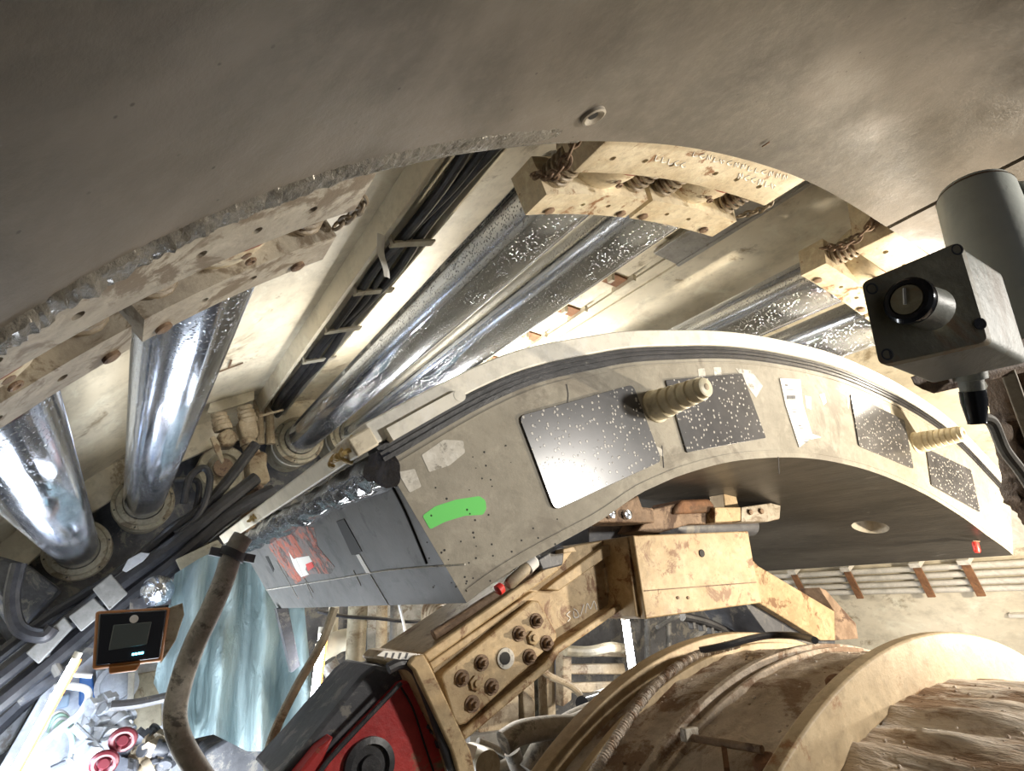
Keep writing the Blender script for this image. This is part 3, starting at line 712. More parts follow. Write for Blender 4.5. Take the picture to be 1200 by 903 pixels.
# box head: front plate, sides
slab('box_front', [(742,627),(877,622),(882,652),(893,706),(757,725)], YB-.15, .03, 'steel', arm, .005)
slab('box_body', [(746,630),(872,626),(876,652),(887,702),(761,720)], YB-.12, .55, 'steel', arm, .004)
p = at(822, 648, YB-.15)
MB().lathe(p, (0,-1,0), [(0,.016), (.004,.015), (.005,.008)], 18).build('box_hole', 'black', arm)
for u in (794, 806): MB().lathe(at(u, 700, YB-.15), (0,-1,0), [(0,.006), (.004,.006)], 10).build('screw', 'brown', arm)
MB().bar(at(755,692,YB-.151), at(886,682,YB-.151), .004, .004).build('weld_seam', 'brown', arm)
# gusset to the right and its dark end plate
slab('gusset', [(878,652),(889,663),(978,716),(979,750),(962,750),(893,708),(872,700)], YB+.12, .05, 'steel', arm, .004)
slab('gusset', [(868,700),(893,706),(979,748),(979,756),(905,752)], YB+.17, .3, 'dgrey', arm, .004)
slab('gusset_end', [(960,688),(968,691),(1003,730),(1006,748),(979,750),(978,716)], YB+.12, .12, 'brown', arm, .003)
# gripper head under the soffit
hd = thing('gripper_head', 'greasy brown gripper head between the box and the segment soffit', 'gripper')
YH = 1.98
slab('clamp_block', [(701,598),(722,594),(748,580),(753,594),(766,595),(768,612),(701,612)], YH-.05, .14, 'brown', hd, .006)
for u, v in ((714,602),(733,603)): MB().lathe(at(u, v, YH-.05), (0,-1,0), [(0,.02), (.02,.019), (.022,.012)], 18).build('pin', 'chrome', hd)
slab('head_plate', [(766,596),(790,590),(800,588),(838,594),(868,594),(905,589),(915,592),(914,608),(900,611),(868,612),(808,614),(775,624),(748,622)], YH, .2, 'brown', hd, .006)
slab('saddle', [(792,594),(800,585),(832,584),(838,592),(838,600),(790,602)], YH-.02, .2, 'rust', hd, .012)
slab('link_bar', [(838,594),(868,594),(868,610),(838,612)], YH-.05, .06, 'steel', hd, .004)
slab('link_bar', [(869,594),(904,589),(915,592),(914,607),(900,611),(869,611)], YH-.05, .06, 'shoed', hd, .004)
for u, v in ((878,600),(891,599)): MB().lathe(at(u, v, YH-.05), (0,-1,0), [(0,.014), (.012,.013)], 14).build('pin', 'brown', hd)
slab('lifting_post', [(848,578),(862,577),(866,594),(850,595)], YH+.02, .09, 'flange', hd, .004)
slab('post_top', [(842,556),(860,555),(862,578),(848,579)], YH+.06, .06, 'dtan', hd, .004)
MB().cyl(at(765,618,YH+.12), at(880,616,YH+.12), .05, 20).build('cross_shaft', 'dgrey', hd)
slab('head_base', [(690,618),(742,606),(880,604),(880,624),(742,630),(690,640)], YH+.14, .3, 'dgrey', hd)
# dark blocks in the gap left of the head
g = thing('hose_manifold', 'dark greasy manifold block wedged between the arm and the segment edge', 'manifold')
slab('manifold_block', [(630,655),(655,640),(662,640),(660,662),(636,668)], YB-.05, .2, 'dgrey', g, .006)
slab('manifold_cap', [(660,643),(672,640),(676,646),(660,648)], YB-.10, .1, 'flange', g, .003)
MB().tube([at(u, v, YB+.02) for u, v in ((508,744),(540,724),(570,704),(600,686),(632,664))], .018, 12).build('greasy_hose', 'brown', g)
# red gearbox at the foot of the arm
for k, pts in enumerate((((668,716),(664,720),(668,724),(665,728)), ((672,713),(676,716),(678,722),(673,723),(672,716)), ((684,708),(680,722)), ((686,718),(688,707),(692,713),(696,704),(699,714)))):
    MB().tube([at(u, v, YB+.029) for u, v in pts], .0022, 5).build('chalk_mark', 'chalk', arm)
rb = thing('red_gearbox', 'worn red housing with dark rim at the bottom, below the bolted arm', 'housing')
slab('red_panel', [(372,915),(385,890),(470,800),(482,796),(492,806),(512,850),(535,915)], YB-.06, .25, 'red', rb, .008)
slab('rim_plate', [(487,768),(497,766),(506,782),(552,880),(560,915),(540,915),(530,880),(486,786),(478,778)], YB-.16, .42, 'steel', rb, .006)
MB().tube([at(u, v, YB-.13) for u, v in ((455,783),(470,777),(484,782),(494,800),(513,850),(535,915))], .016, 10).build('rim_seal', 'rubber', rb)
slab('top_cover', [(440,778),(455,783),(478,778),(486,786),(470,800),(385,890),(365,915),(320,915),(360,870),(425,790)], YB-.02, .3, 'dgrey', rb, .012)
slab('cover_edge', [(342,915),(374,876),(392,862),(368,915)], YB-.08, .3, 'red', rb, .008)
MB().tube([at(u, v, YB-.09) for u, v in ((470,800),(384,892),(375,915))], .007, 8).build('cover_bead', 'rubber', rb)
MB().lathe(at(432,896,YB-.06), (0,-1,0), [(0,.072), (.015,.072), (.02,.055), (.006,.05), (.006,.028), (.02,.026)], 32).build('drive_flange', 'rubber', rb)
slab('data_plate', [(442,768),(450,762),(488,766),(478,774)], YB-.14, .006, 'paper', rb, .0, label='white plate smudged with black ink on top of the housing')
for k in range(4): slab('ink_mark', [(452+k*8,764.5),(455+k*8,764.5),(452+k*8,772),(450+k*8,771)], YB-.1405, .0004, 'ink', rb, 0)
MB().tube([at(u, v, YB-.07) for u, v in ((470,805),(484,830),(497,870),(512,915))], .003, 6).build('panel_seam', 'black', rb)
mb = MB(); random.seed(4)
for k in range(16):
    f = k/15; u = 492+f*26+random.gauss(0,3); v = 812+f*65; p = at(u, v, YB-.068); r = random.uniform(.006,.014); mb.lathe(p+Vector((0,.004,0)), (0,-1,0), [(0,r), (r*.5,r*.9), (r*.9,r*.3)], 8)
mb.build('grease_lumps', 'rubber', rb)['kind'] = 'stuff'

# ================================================================== ROTOR DRUM
dr = thing('erector_drum', 'huge mud-caked drum of the erector rotor with ochre flange at lower right', 'drum')
def ring_noise(y0, y1, r0, t0, t1, ny, nt, amp, fy, ft, rf=None, th=.03, seed=0):
    rows = []
    for i in range(nt+1):
        t = t0+(t1-t0)*i/nt; row = []
        for j in range(ny+1):
            y = y0+(y1-y0)*j/ny; a = noise.fractal(Vector((t*ft, y*fy, seed)), .9, 2.1, 4)
            row.append(pol(t, y, (rf(y) if rf else r0)+amp*a))
        rows.append(row)
    mb = MB(); mb.grid(rows, lambda p: -Vector((p.x-RC[0], 0, p.z-RC[1])).normalized()*th); return mb
ring_noise(.98, 1.62, 1.285, 185, 30, 26, 190, .010, 9, .22).build('drum_shell', 'mud', dr, smooth=60)
for y0, y1, r in ((1.60,1.66,1.335), (1.50,1.53,1.305), (1.30,1.325,1.308), (1.255,1.27,1.30)):
    MB().arc(190, 20, y0, y1, r-.06, r, n=120).build('drum_rib', 'flange' if y0 > 1.4 else 'mud', dr, bevel=.003)
MB().arc(190, 20, 1.66, 2.3, .8, .9, n=80).build('inner_drum', 'brown', dr)
# front flange: annulus facing back along the tunnel
mb = MB()
mb.arc(190, 15, .925, .965, 1.225, 1.352, n=150); mb.build('flange_ring', 'flange', dr, bevel=.006)
ring_noise(-.5, .93, 1.235, 190, 15, 110, 230, .022, 2.5, .33, rf=lambda y: 1.235-.02*max(0, .93-y), th=.05, seed=4).build('mud_crust', 'mudw', dr, smooth=60, label='thick crust of pale dried mud on the near barrel')
# notch in the flange, bolts and rusty patches on the shell
p = pol(102.5, .92, 1.29)
for t in (107, 122, 137):
    q = pol(t, 1.02, 1.29); n = (q-pol(t, 1.02, 0)).normalized()
    MB().lathe(q, n, [(0,.028), (.018,.026), (.024,.018)], 14).build('rusty_stud', 'rust', dr)
mb = MB(); random.seed(8)
for k in range(500):
    t = random.uniform(80, 168); y = random.choice((random.uniform(1.0,1.25), random.uniform(1.34,1.49), random.uniform(1.0,1.6))); q = pol(t, y, 1.285); n = (q-pol(t, y, 0)).normalized(); r = random.uniform(.0015,.006)
    mb.lathe(q-n*.004, (n+Vector((random.uniform(-.3,.3),random.uniform(-.3,.3),0))).normalized(), [(0,r), (r*.7,r*.9), (r*1.2,r*.35)], 6)
mb.build('mud_crumbs', 'mudw', dr, smooth=0)['kind'] = 'stuff'
mb = MB()
for k in range(400):
    t = random.uniform(92, 150); y = random.uniform(.2, .9); q = pol(t, y, 1.235); n = (q-pol(t, y, 0)).normalized(); r = random.uniform(.0012,.005)
    mb.lathe(q-n*.004, n, [(0,r), (r*.7,r*.9), (r*1.2,r*.35)], 6)
mb.build('mud_crumbs', 'mudw', dr, smooth=0)['kind'] = 'stuff'
# mud-coated hose lying round the drum
def drum_pt(u, v, r): return atc(u, v, r)
def near(u, v, R):
    d = ray(u, v); A = d.x**2+d.z**2; B = -2*(d.x*RC[0]+d.z*RC[1]); Cc = RC[0]**2+RC[1]**2-R*R
    q = B*B-4*A*Cc
    return d*((-B-math.sqrt(max(0, q)))/2/A)
pts = [near(u, v, 1.325) for u, v in ((690,915),(712,880),(735,845),(757,815),(775,796),(795,780),(815,768),(840,760),(865,754))]
hz = spline(pts, 40); mb = MB(); mb.tube(hz, lambda f: .013+.0022*math.sin(f*620)+.0025*noise.noise(Vector((f*60,0,0))), 10, False)
tag(mb.build('armoured_hose', 'mudw'), 'mud-coated ribbed hose lying over the left side of the drum', 'hose')
pts = [near(u, v, 1.335) for u, v in ((820,762),(850,756),(880,748),(905,744),(935,745),(955,750))]
tag(MB().tube(pts, .011, 8).build('black_hose', 'hose'), 'short black hose lying on top of the drum', 'hose', None)
# grease line with bracket on the shell
gl = thing('grease_lance', 'dark metal rod with bracket lying across the drum shell at the bottom', 'rod')
a = near(797, 862, 1.33); b = near(893, 878, 1.325)
MB().cyl(a, b, .009, 12).build('rod', 'brown', gl)
MB().box(near(808, 860, 1.335), (.045,.02,.03)).build('bracket', 'shoed', gl, bevel=.003)
MB().bar(near(848, 872, 1.32), near(852, 903, 1.31), .012, .02).build('strap', 'rust', gl)

# ================================================================== CONDUITS ON THE RIGHT SKIN
for i, t in enumerate((31.2, 30.2, 29.2, 28.3)):
    o = MB().tube([pol(t, 1.2, 3.2), pol(t, 4.9, 3.2)], .02, 12, False).build('conduit_pipe', 'creamw')
    tag(o, ('topmost', 'second from the top', 'third from the top', 'lowest')[i]+' of the four pale conduit pipes on the right skin', 'pipe', 'conduit pipes')
for y, lab in ((1.95, 'nearest'), (2.25, 'second nearest'), (2.75, 'third nearest'), (3.2, 'farthest')):
    c = thing('pipe_clamp', lab+' rusty clamp across the conduit pipes', 'clamp', 'pipe clamps')
    MB().arc(27.7, 32.0, y, y+.05, 3.158, 3.172, n=4).build('clamp_strap', 'rust', c)
    MB().arc(31.8, 32.4, y-.01, y+.06, 3.15, 3.25, n=1).build('clamp_foot', 'creamw', c)
MB().arc(33.2, 40, 1.1, 5.4, 3.215, 3.26, n=5).build('trim_4', 'creamw')['kind'] = 'structure'
MB().arc(24.6, 25.0, 1.1, 1.9, 3.215, 3.26, n=1).build('trim_5', 'creamw')['kind'] = 'structure'

# ================================================================== NEAR RIGHT: CONTROL BOX, PIPE, BRACKET
bx = thing('control_box', 'grimy olive switch box with a black rotary knob hanging close at the right', 'control box')
YQ = .36
def camp(u, v, z):      # a point at a distance straight ahead of the eye, used for the near things
    r = ray(u, v); k = z/FPX; return r*k
F = [camp(1009,331,.60), camp(1123,283,.60), camp(1158,400,.585), camp(1030,428,.585)]
n = (F[1]-F[0]).cross(F[3]-F[0]).normalized()
if n.dot(-F[0]) < 0: n = -n
ctr = sum(F, Vector())/4
xa = (F[1]-F[0]).normalized(); up_ = n.cross(xa).normalized()
if up_.dot(F[0]-F[3]) < 0: up_ = -up_
nb = (n+Vector((0,0,0))).normalized()
back = camp(1192,375,.70)-camp(1150,300,.60)
# the box runs back and to the right: depth vector chosen so its right and lower sides show
W_ = (F[1]-F[0]).length; H_ = ((F[3]-F[0]).length+(F[2]-F[1]).length)/2
dep = (camp(1215,352,.66)-camp(1140,303,.58)); dep = dep.normalized()*.10
def rq(P, rad, k=4):
    out = []; n_ = len(P)
    for i in range(n_):
        a, b, c = P[i-1], P[i], P[(i+1) % n_]; p1 = b+(a-b).normalized()*rad; p2 = b+(c-b).normalized()*rad
        for j in range(k+1): t = j/k; out.append(p1*(1-t)**2+b*2*t*(1-t)+p2*t*t)
    return out
lid = MB().prism(rq(F, .007), dep*.12).build('lid', 'box', bx, bevel=.002)
G = [p+dep*.13+(ctr-p)*.0 for p in F]
bodyb = MB().prism(rq([p+(ctr-p)*.015 for p in G], .007), dep*.87).build('box_body', 'boxs', bx, bevel=.002)
def onf(u, v): return atp(u, v, F[0], n)
for u, v in ((1122,292),(1149,379),(1040,415),(1022,338)):
    MB().lathe(onf(u, v)-n*.001, n, [(0,.0058), (.001,.0058), (.0011,.0045), (.0006,.004)], 18).build('lid_screw', 'dgrey', lid)
q = onf(1090, 362); kd = (onf(1062,350)-onf(1090,362)); kn = (camp(1060,350,.565)-q).normalized()
kb = MB().lathe(q-kn*.002, kn, [(0,.021), (.03,.0195), (.031,.0205), (.036,.0205)], 30).build('knob_collar', 'boxs', bx)
kk = MB().lathe(q+kn*.034, kn, [(0,.0215), (.003,.0225), (.009,.022), (.012,.019), (.0122,.0155), (.010,.0150)], 32).build('rotary_knob', 'blackg', bx, label='black ring of the rotary knob')
MB().lathe(q+kn*.043, kn, [(0,.0145), (.003,.014)], 24).build('knob_disc', 'box', kk)
c = q+kn*.047; MB().bar(c-up_*.004-xa*.003, c+up_*.010+xa*.004, .0022, .0018, n).build('knob_pointer', 'white', kk)
# gland, boot, cable below the box
gd = (camp(1150,490,.60)-camp(1142,440,.60)).normalized()
g0 = camp(1136,436,.66)
MB().lathe(g0, gd, [(0,.016), (.008,.016), (.009,.012), (.03,.011)], 18).build('cable_gland', 'boxs', bx)
cb = MB().lathe(g0+gd*.02, gd, [(0,.0125), (.012,.0125), (.035,.009), (.036,.0095)], 20).build('rubber_boot', 'blackg', bx)
tag(MB().tube([g0+gd*.05, camp(1162,494,.665), camp(1176,525,.67), camp(1196,552,.68), camp(1220,590,.69)], .0062, 10).build('control_cable', 'dhose'), 'grey cable running down from the control box', 'cable')
# lower lip / mounting bracket under the box
lb_ = [camp(1066,441,.66), camp(1070,450,.66), camp(1082,457,.66), camp(1200,430,.72), camp(1230,410,.74), camp(1200,395,.74)]
br = thing('mounting_bracket', 'brown grimy steel bracket carrying the control box at the right edge', 'bracket')
MB().prism(lb_, dep*.25).build('lower_lip', 'brown', br, bevel=.002)
P_ = [camp(1172,428,.74), camp(1230,400,.74), camp(1240,640,.80), camp(1196,585,.78), camp(1182,520,.76), camp(1160,470,.75)]
rows = []
for i in range(26):
    f = i/25; a = P_[0].lerp(P_[3], f)+ (Vector((0,0,0)) if f > .9 else Vector((0,0,0))); b = P_[1].lerp(P_[2], f); row = []
    for j in range(14):
        s = j/13; p = a.lerp(b, s); row.append(p+n*.012*noise.fractal(Vector((f*7, s*5, 2)), 1, 2, 4))
    rows.append(row)
mb = MB(); mb.grid(rows, -n*.03); mb.build('caked_plate', 'brown', br, smooth=60)
MB().bar(camp(1180,432,.72), camp(1226,560,.78), .014, .02).build('angle_bar', 'dtan', br, bevel=.002)
# chipped white pipe elbow behind the box
wp = thing('white_pipe', 'chipped white painted pipe stub behind the control box', 'pipe')
c0 = camp(1141,222,.92); c1 = camp(1225,480,.78); ax_ = (c1-c0).normalized()
MB().lathe(c0, ax_, [(0,.040), (.002,.046), (.012,.050), (.11,.053), (.115,.053), (.35,.055)], 40).build('pipe_barrel', 'pipew', wp)
MB().lathe(c0-ax_*.003, ax_, [(0,.030), (.004,.043), (.010,.0485), (.013,.0503)], 36).build('worn_rim', 'brown', wp, label='worn dark rim')
c2 = camp(1185,240,.90); c3 = camp(1330,285,.96)
MB().cyl(c2, c3, .035, 28).build('branch_pipe', 'pipew', wp)

# ================================================================== LIT TUBES
def lamp(u0, v0, u1, v1, y, r, lab, power):
    a = at(u0, v0, y); b = at(u1, v1, y); L = thing('led_tube', lab, 'light tube')
    MB().cyl(a, b, r, 14).build('lit_tube', 'tube', L)
    d = (b-a).normalized()
    MB().cyl(a-d*.03, a, r*1.25, 12).build('end_cap', 'white', L); MB().cyl(b, b+d*.03, r*1.25, 12).build('end_cap', 'white', L)
    MB().bar(a+Vector((r*1.2, r*1.6, 0)), b+Vector((r*1.2, r*1.6, 0)), r*1.5, r*.8, (0,1,0)).build('back_housing', 'orange' if 'left' in lab else 'white', L)
lamp(378, 742, 361, 872, 3.2, .018, 'lit vertical LED tube left of the red housing', 10)
lamp(733, 726, 743, 797, 3.0, .022, 'lit vertical LED tube under the box head', 10)
lamp(88, 772, 15, 905, 3.6, .014, 'lit slanting LED tube at the bottom left corner', 10)

# ================================================================== LOWER LEFT: HOSES, VALVES, DISPLAY
def hose(px, y, r, m, name, lab, cat='hose', group=None, seg=10):
    pts = [at(u, v, y if not isinstance(y, (list, tuple)) else y[0]+(y[1]-y[0])*i/(len(px)-1)) for i, (u, v) in enumerate(px)]
    return tag(MB().tube(pts, r, seg).build(name, m), lab, cat, group)
th_ = thing('suction_hose', 'thick dusty hose hanging in a curve left of the segment', 'hose')
pts = [at(u, v, 2.6) for u, v in ((285,628),(272,650),(262,680),(247,715),(228,755),(212,800),(205,840),(215,875),(240,915))]
MB().tube(pts, .038, 16).build('hose_body', 'dhose', th_)
d = (pts[1]-pts[0]).normalized()
MB().lathe(pts[0]+d*.06, d, [(0,.05), (.03,.05)], 20).build('hose_clamp', 'rubber', th_)
q = pts[0]+d*.075; MB().bar(q+Vector((-.08,0,.01)), q+Vector((.08,0,-.015)), .03, .03).build('clamp_bolt', 'dgrey', th_)
# dark bundle crossing behind the flanges
L = [((-10,800),(60,745),(130,690),(200,640),(260,592),(300,560)), ((-10,830),(70,765),(140,705),(205,655),(268,603),(320,575)), ((-10,775),(60,722),(140,672),(200,622),(248,585),(300,520)),
     ((20,820),(80,780),(150,720),(215,668),(285,612)), ((-10,855),(50,800),(120,745),(190,690),(250,640))]
for i, px in enumerate(L):
    hose(px, (4.1+.08*i, 4.4), (.045,.05,.035,.04,.05)[i], 'hose' if i != 3 else 'dgrey', 'black_hose', ('uppermost', 'second', 'thinnest', 'greyish', 'lowest')[i]+' of the black hoses crossing below the ram flanges', 'hose', 'hose bundle')
hose(((215,590),(222,560),(238,548),(246,560),(240,590),(225,612),(205,625)), 4.3, .022, 'hose', 'black_hose', 'black hose looping right of the second ram flange')
hose(((205,562),(232,565),(228,600),(208,640)), 4.4, .02, 'hose', 'black_hose', 'short black hose bend beside the second ram flange')
hose(((22,660),(14,700),(22,735),(50,745),(62,735)), 4.0, .035, 'hose', 'black_hose', 'fat black hose bend under the far left ram')
hose(((-10,690),(20,735),(45,752),(70,790)), 4.2, .025, 'dgrey', 'grey_hose', 'dark grey hose at the left edge')
# grey blocks on the bundle
for k, (px, lab) in enumerate((([(108,690),(130,672),(150,695),(128,715)], 'flat grey block strapped on the hose bundle'), ([(80,722),(110,700),(125,715),(95,740)], 'second grey block further left on the hose bundle'), ([(30,765),(75,722),(85,735),(45,778)], 'pale grey rail left of the display'))):
    tag(slab('grey_block', px, 4.0, .12, 'mgrey', None, .006), lab, 'block')
tag(slab('drip_tray', [(143,668),(150,655),(165,647),(176,648),(168,657),(148,670)], 4.05, .03, 'wgrey', None, .003), 'bright white plate between the hoses under the second ram', 'plate')
bl = thing('beacon_lamp', 'shiny clear beacon above the display', 'lamp')
p = at(184, 693, 3.9); MB().lathe(p, (0,-1,.2), [(0,.07), (.03,.08), (.08,.06), (.11,.02)], 22).build('lens', 'chrome', bl)
MB().bar(at(152,708,3.9), at(200,702,3.9), .06, .05).build('beacon_base', 'dgrey', bl)
# valve block at the top of the sheet
vv = thing('valve_group', 'dusty tan pair of valves left of the third ram base', 'valve')
YV = 4.5
def fit(u, v, u2, v2, prof, name, m='dtan', y=YV):
    a = at(u, v, y); b = at(u2, v2, y); d = b-a; Lg = d.length
    return MB().lathe(a, d, [(f*Lg, r) for f, r in prof], 18).build(name, m, vv)
for (u, v) in ((256,484),(286,476)):
    fit(u, v, u+6, v+20, [(0,.05),(.1,.055),(.25,.05),(.3,.06),(.45,.055),(.5,.062),(.7,.058),(.75,.065),(1,.06)], 'threaded_fitting')
slab('valve_body', [(255,508),(268,500),(277,506),(279,516),(272,522),(259,523)], YV-.05, .15, 'dtan', vv, .02)
slab('valve_body', [(279,492),(300,488),(304,508),(300,514),(285,514)], YV-.05, .15, 'dtan', vv, .02)
fit(289,514,297,534, [(0,.05),(.3,.058),(.35,.05),(.65,.055),(.7,.048),(1,.055)], 'threaded_fitting')
slab('valve_body', [(288,534),(306,528),(314,530),(313,545),(318,563),(300,570),(290,556)], YV-.03, .15, 'dtan', vv, .02)
slab('valve_handle', [(246,512),(252,510),(257,518),(263,540),(260,543),(252,528)], YV-.1, .03, 'dtan', vv, .005)
slab('mounting_plate', [(243,483),(252,450),(298,450),(298,468),(270,478),(246,484)], YV+.1, .04, 'cream', vv, .004)
fit(300,568,285,640, [(0,.05),(.5,.055),(1,.05)], 'outlet_pipe', 'brown')
MB().bar(at(303,488,YV), at(332,480,YV), .015, .015).build('valve_lever', 'dtan', vv)
for u in (304, 316): hose(((u+8,430),(u+2,450),(u-2,470),(u,492),(u+1,520)), 4.9, .035, 'dtan', 'braided_hose', ('left' if u == 304 else 'right')+' dusty braided hose dropping from the cable tray', 'hose', 'braided hoses')
# display unit
ds = thing('display_unit', 'dark control display with orange-brown frame and four cyan indicator lights', 'display')
Yd = 2.9
slab('housing', [(112,716),(200,711),(190,775),(108,785)], Yd, .12, 'orange', ds, .01)
slab('bezel', [(116,719),(196,714),(187,771),(112,780)], Yd-.01, .02, 'blackg', ds, .006)
slab('display_screen', [(133,732),(178,728),(172,755),(127,762)], Yd-.014, .006, 'screen', ds, .004)
MB().lathe(at(157,725,Yd-.01), (0,-1,0), [(0,.015), (.008,.014), (.009,.008)], 20).build('dial', 'paper', ds)
for k in range(4):
    MB().box(at(156+k*3.6, 766.4-.6*k, Yd-.012), (.008,.004,.008)).build('indicator_light', 'led', ds)
slab('mounting_foot', [(127,781),(165,777),(160,786),(128,790)], Yd-.02, .1, 'orange', ds, .006)
slab('side_shield', [(198,712),(214,706),(216,720),(206,750),(188,778),(190,760)], Yd+.02, .03, 'tan', ds, .003)
# translucent sheet
rows = []
TOP = [(205,672),(232,655),(262,640),(290,625),(318,610),(345,600)]; BOT = [(180,800),(215,868),(250,860),(290,880),(330,880),(375,890)]
for i in range(60):
    f = i/59; row = []
    for j in range(70):
        s = j/69; k = s*5; a = int(min(k, 4)); w = k-a
        u0 = TOP[a][0]*(1-w)+TOP[a+1][0]*w; v0 = TOP[a][1]*(1-w)+TOP[a+1][1]*w; u1 = BOT[a][0]*(1-w)+BOT[a+1][0]*w; v1 = BOT[a][1]*(1-w)+BOT[a+1][1]*w
        y = 3.9+.10*math.sin(s*23+f*1.5)*(.4+f)+.09*noise.noise(Vector((s*6, f*3, 0)))
        row.append(at(u0+(u1-u0)*f, v0+(v1-v0)*f, y))
    rows.append(row)
mb = MB(); mb.grid(rows, (0,.002,0)); tag(mb.build('plastic_sheet', 'sheet', smooth=80), 'crumpled translucent plastic sheet hanging behind the thick hose', 'sheet')
tag(slab('sheet_glow_board', [(206,672),(268,634),(282,650),(262,672),(222,700)], 4.25, .03, 'wgrey', None, .003), 'pale panel standing in for light through the top of the plastic sheet', 'panel')  # pale board paints the light that comes through the sheet
tag(slab('steel_post', [(324,712),(338,712),(352,780),(342,788)], 3.3, .06, 'dgrey', None, .004), 'dark slanted steel post under the left corner of the segment', 'post')
tag(slab('machine_cover', [(240,880),(270,862),(330,870),(345,915),(225,915)], 4.1, .3, 'dgrey', None, .02), 'dark rounded machine cover below the plastic sheet', 'cover')
tag(slab('arm_rail', [(206,655),(255,632),(262,640),(212,668)], 4.2, .05, 'tan', None, .004), 'narrow tan rail above the plastic sheet', 'rail')
# curved flat bar and pipes left of the red housing
hose(((392,712),(376,755),(350,800),(325,850),(314,885),(316,915)), 2.7, .018, 'tan', 'curved_bar', 'long curved tan bar in front of the left LED tube', 'bar')
hose(((318,915),(345,885),(375,862),(402,868)), 2.9, .035, 'dtan', 'bent_pipe', 'bent tan pipe at the foot of the curved bar', 'pipe')

# ================================================================== BRIGHT SERVICE BAY, BOTTOM LEFT CORNER
sb = thing('service_cabinet', 'open pale cabinet brightly lit at the bottom left corner', 'cabinet')
slab('back_panel', [(80,765),(205,765),(215,915),(0,915),(10,890)], 4.6, .05, 'wgrey', sb, .004)
slab('side_panel', [(72,772),(86,768),(20,915),(-10,915)], 4.4, .2, 'wgrey', sb, .004)
slab('blue_cover', [(93,790),(108,790),(112,815),(100,838),(92,825)], 4.5, .06, 'blue', sb, .01)
slab('blue_cover', [(60,818),(82,812),(80,828),(62,832)], 4.5, .05, 'paleblue', sb, .01)
slab('round_gauge_plate', [(112,785),(150,783),(150,815),(115,818)], 4.52, .05, 'wgrey', sb, .006)
MB().lathe(at(137,802,4.5), (0,-1,0), [(0,.11), (.03,.11), (.03,.085), (.02,.08), (.03,.06)], 30).build('gauge', 'wgrey', sb)
slab('upright', [(150,788),(158,788),(154,862),(148,862)], 4.45, .05, 'white', sb, .004)
slab('tan_door', [(158,790),(188,785),(190,850),(156,858)], 4.5, .05, 'tan', sb, .006)
slab('cover_flap', [(98,835),(112,850),(116,866),(90,862)], 4.4, .04, 'wgrey', sb, .008)
slab('lower_cover', [(60,903),(75,888),(108,884),(100,915),(60,915)], 4.3, .05, 'wgrey', sb, .008)
random.seed(21)
for k in range(6):
    y = 4.3-.02*k; r0_ = 1-.09*k
    px = [(70+10*r0_*math.cos(a)*1.6+k*1.2, 868-34*r0_*math.sin(a)+k) for a in [x*PI/7-.8 for x in range(9)]]
    hose(px, y, .012, 'mint' if k % 2 else 'wcable', 'coiled_cable', ('outermost','second','third','fourth','fifth','innermost')[k]+' loop of pale cable in the lit cabinet', 'cable', 'pale cable loops')
hose(((64,806),(72,803),(98,806),(104,814),(100,826),(90,838),(60,862),(20,905)), 4.2, .018, 'wcable', 'white_cable', 'white cable bending in a hook across the lit cabinet', 'cable')
hose(((62,812),(56,830),(52,850),(25,885),(5,915)), 4.2, .016, 'wcable', 'white_cable', 'white cable along the slanting LED tube', 'cable')
hose(((85,790),(108,792)), 4.2, .012, 'wcable', 'white_rod', 'short white rod across the top of the lit cabinet', 'rod')
hose(((86,850),(104,867),(120,884)), 4.0, .02, 'wgrey', 'strut', 'pale diagonal strut in the lit cabinet', 'strut')
hose(((60,900),(90,887),(112,882),(125,885)), 4.0, .012, 'dgrey', 'dark_cable', 'dark cable across the bottom of the lit cabinet', 'cable')
hose(((130,827),(160,824),(198,816)), 3.6, .022, 'dgrey', 'dark_lever', 'dark blue-grey lever in front of the lit cabinet', 'lever')
for (u, v, lab) in ((144,866,'dark red valve handwheel, upper of the two'), (122,893,'dark red valve handwheel, lower of the two')):
    hw = thing('valve_handwheel', lab, 'handwheel', 'red handwheels'); c = at(u, v, 3.8)
    mb = MB(); mb.tube([c+Vector((math.cos(a)*.046, -.02*math.sin(a), math.sin(a)*.042)) for a in [x*PI/10 for x in range(20)]], .016, 8, False, True); mb.build('wheel_rim', 'dred', hw)
    for k in range(3):
        a = k*2*PI/3+.3; MB().cyl(c, c+Vector((math.cos(a)*.044,0,math.sin(a)*.040)), .01, 8).build('spoke', 'dred', hw)
    MB().lathe(c+Vector((0,.06,0)), (0,-1,0), [(0,.03), (.07,.028), (.09,.02)], 14).build('hub', 'dred', hw)
random.seed(31)
kinds = ('ball valve', 'pipe fitting', 'union nut', 'junction box', 'small flange')
spots_ = [(122,822),(118,834),(128,838),(116,848),(130,852),(140,846),(122,862),(130,876),(140,880),(112,872),(150,884),(160,876),(170,866),(165,890),(178,880),(186,868),(190,892),(176,898),(150,900),(136,905),(200,880),(100,878)]
for k, (u, v) in enumerate(spots_):
    c = at(u, v, 4.2-.01*k); f = thing('pipe_fitting', 'small pipe fitting among the crowded valves right of the lit cabinet', 'fitting', 'small fittings by the lit cabinet')
    d = Vector((random.uniform(-1,1), random.uniform(-.8,.1), random.uniform(-1,1))).normalized(); m = 'wgrey' if u < 145 else 'dtan' if k % 2 else 'dgrey'
    MB().lathe(c-d*.06, d, [(0,.035), (.03,.035), (.031,.05), (.07,.05), (.071,.032), (.12,.032), (.121,.042), (.14,.042)], 6 if k % 3 == 0 else 14).build('fitting_body', m, f)
    MB().lathe(c, d.orthogonal(), [(0,.02), (.06,.02), (.061,.032), (.075,.032)], 10).build('fitting_stem', m, f)

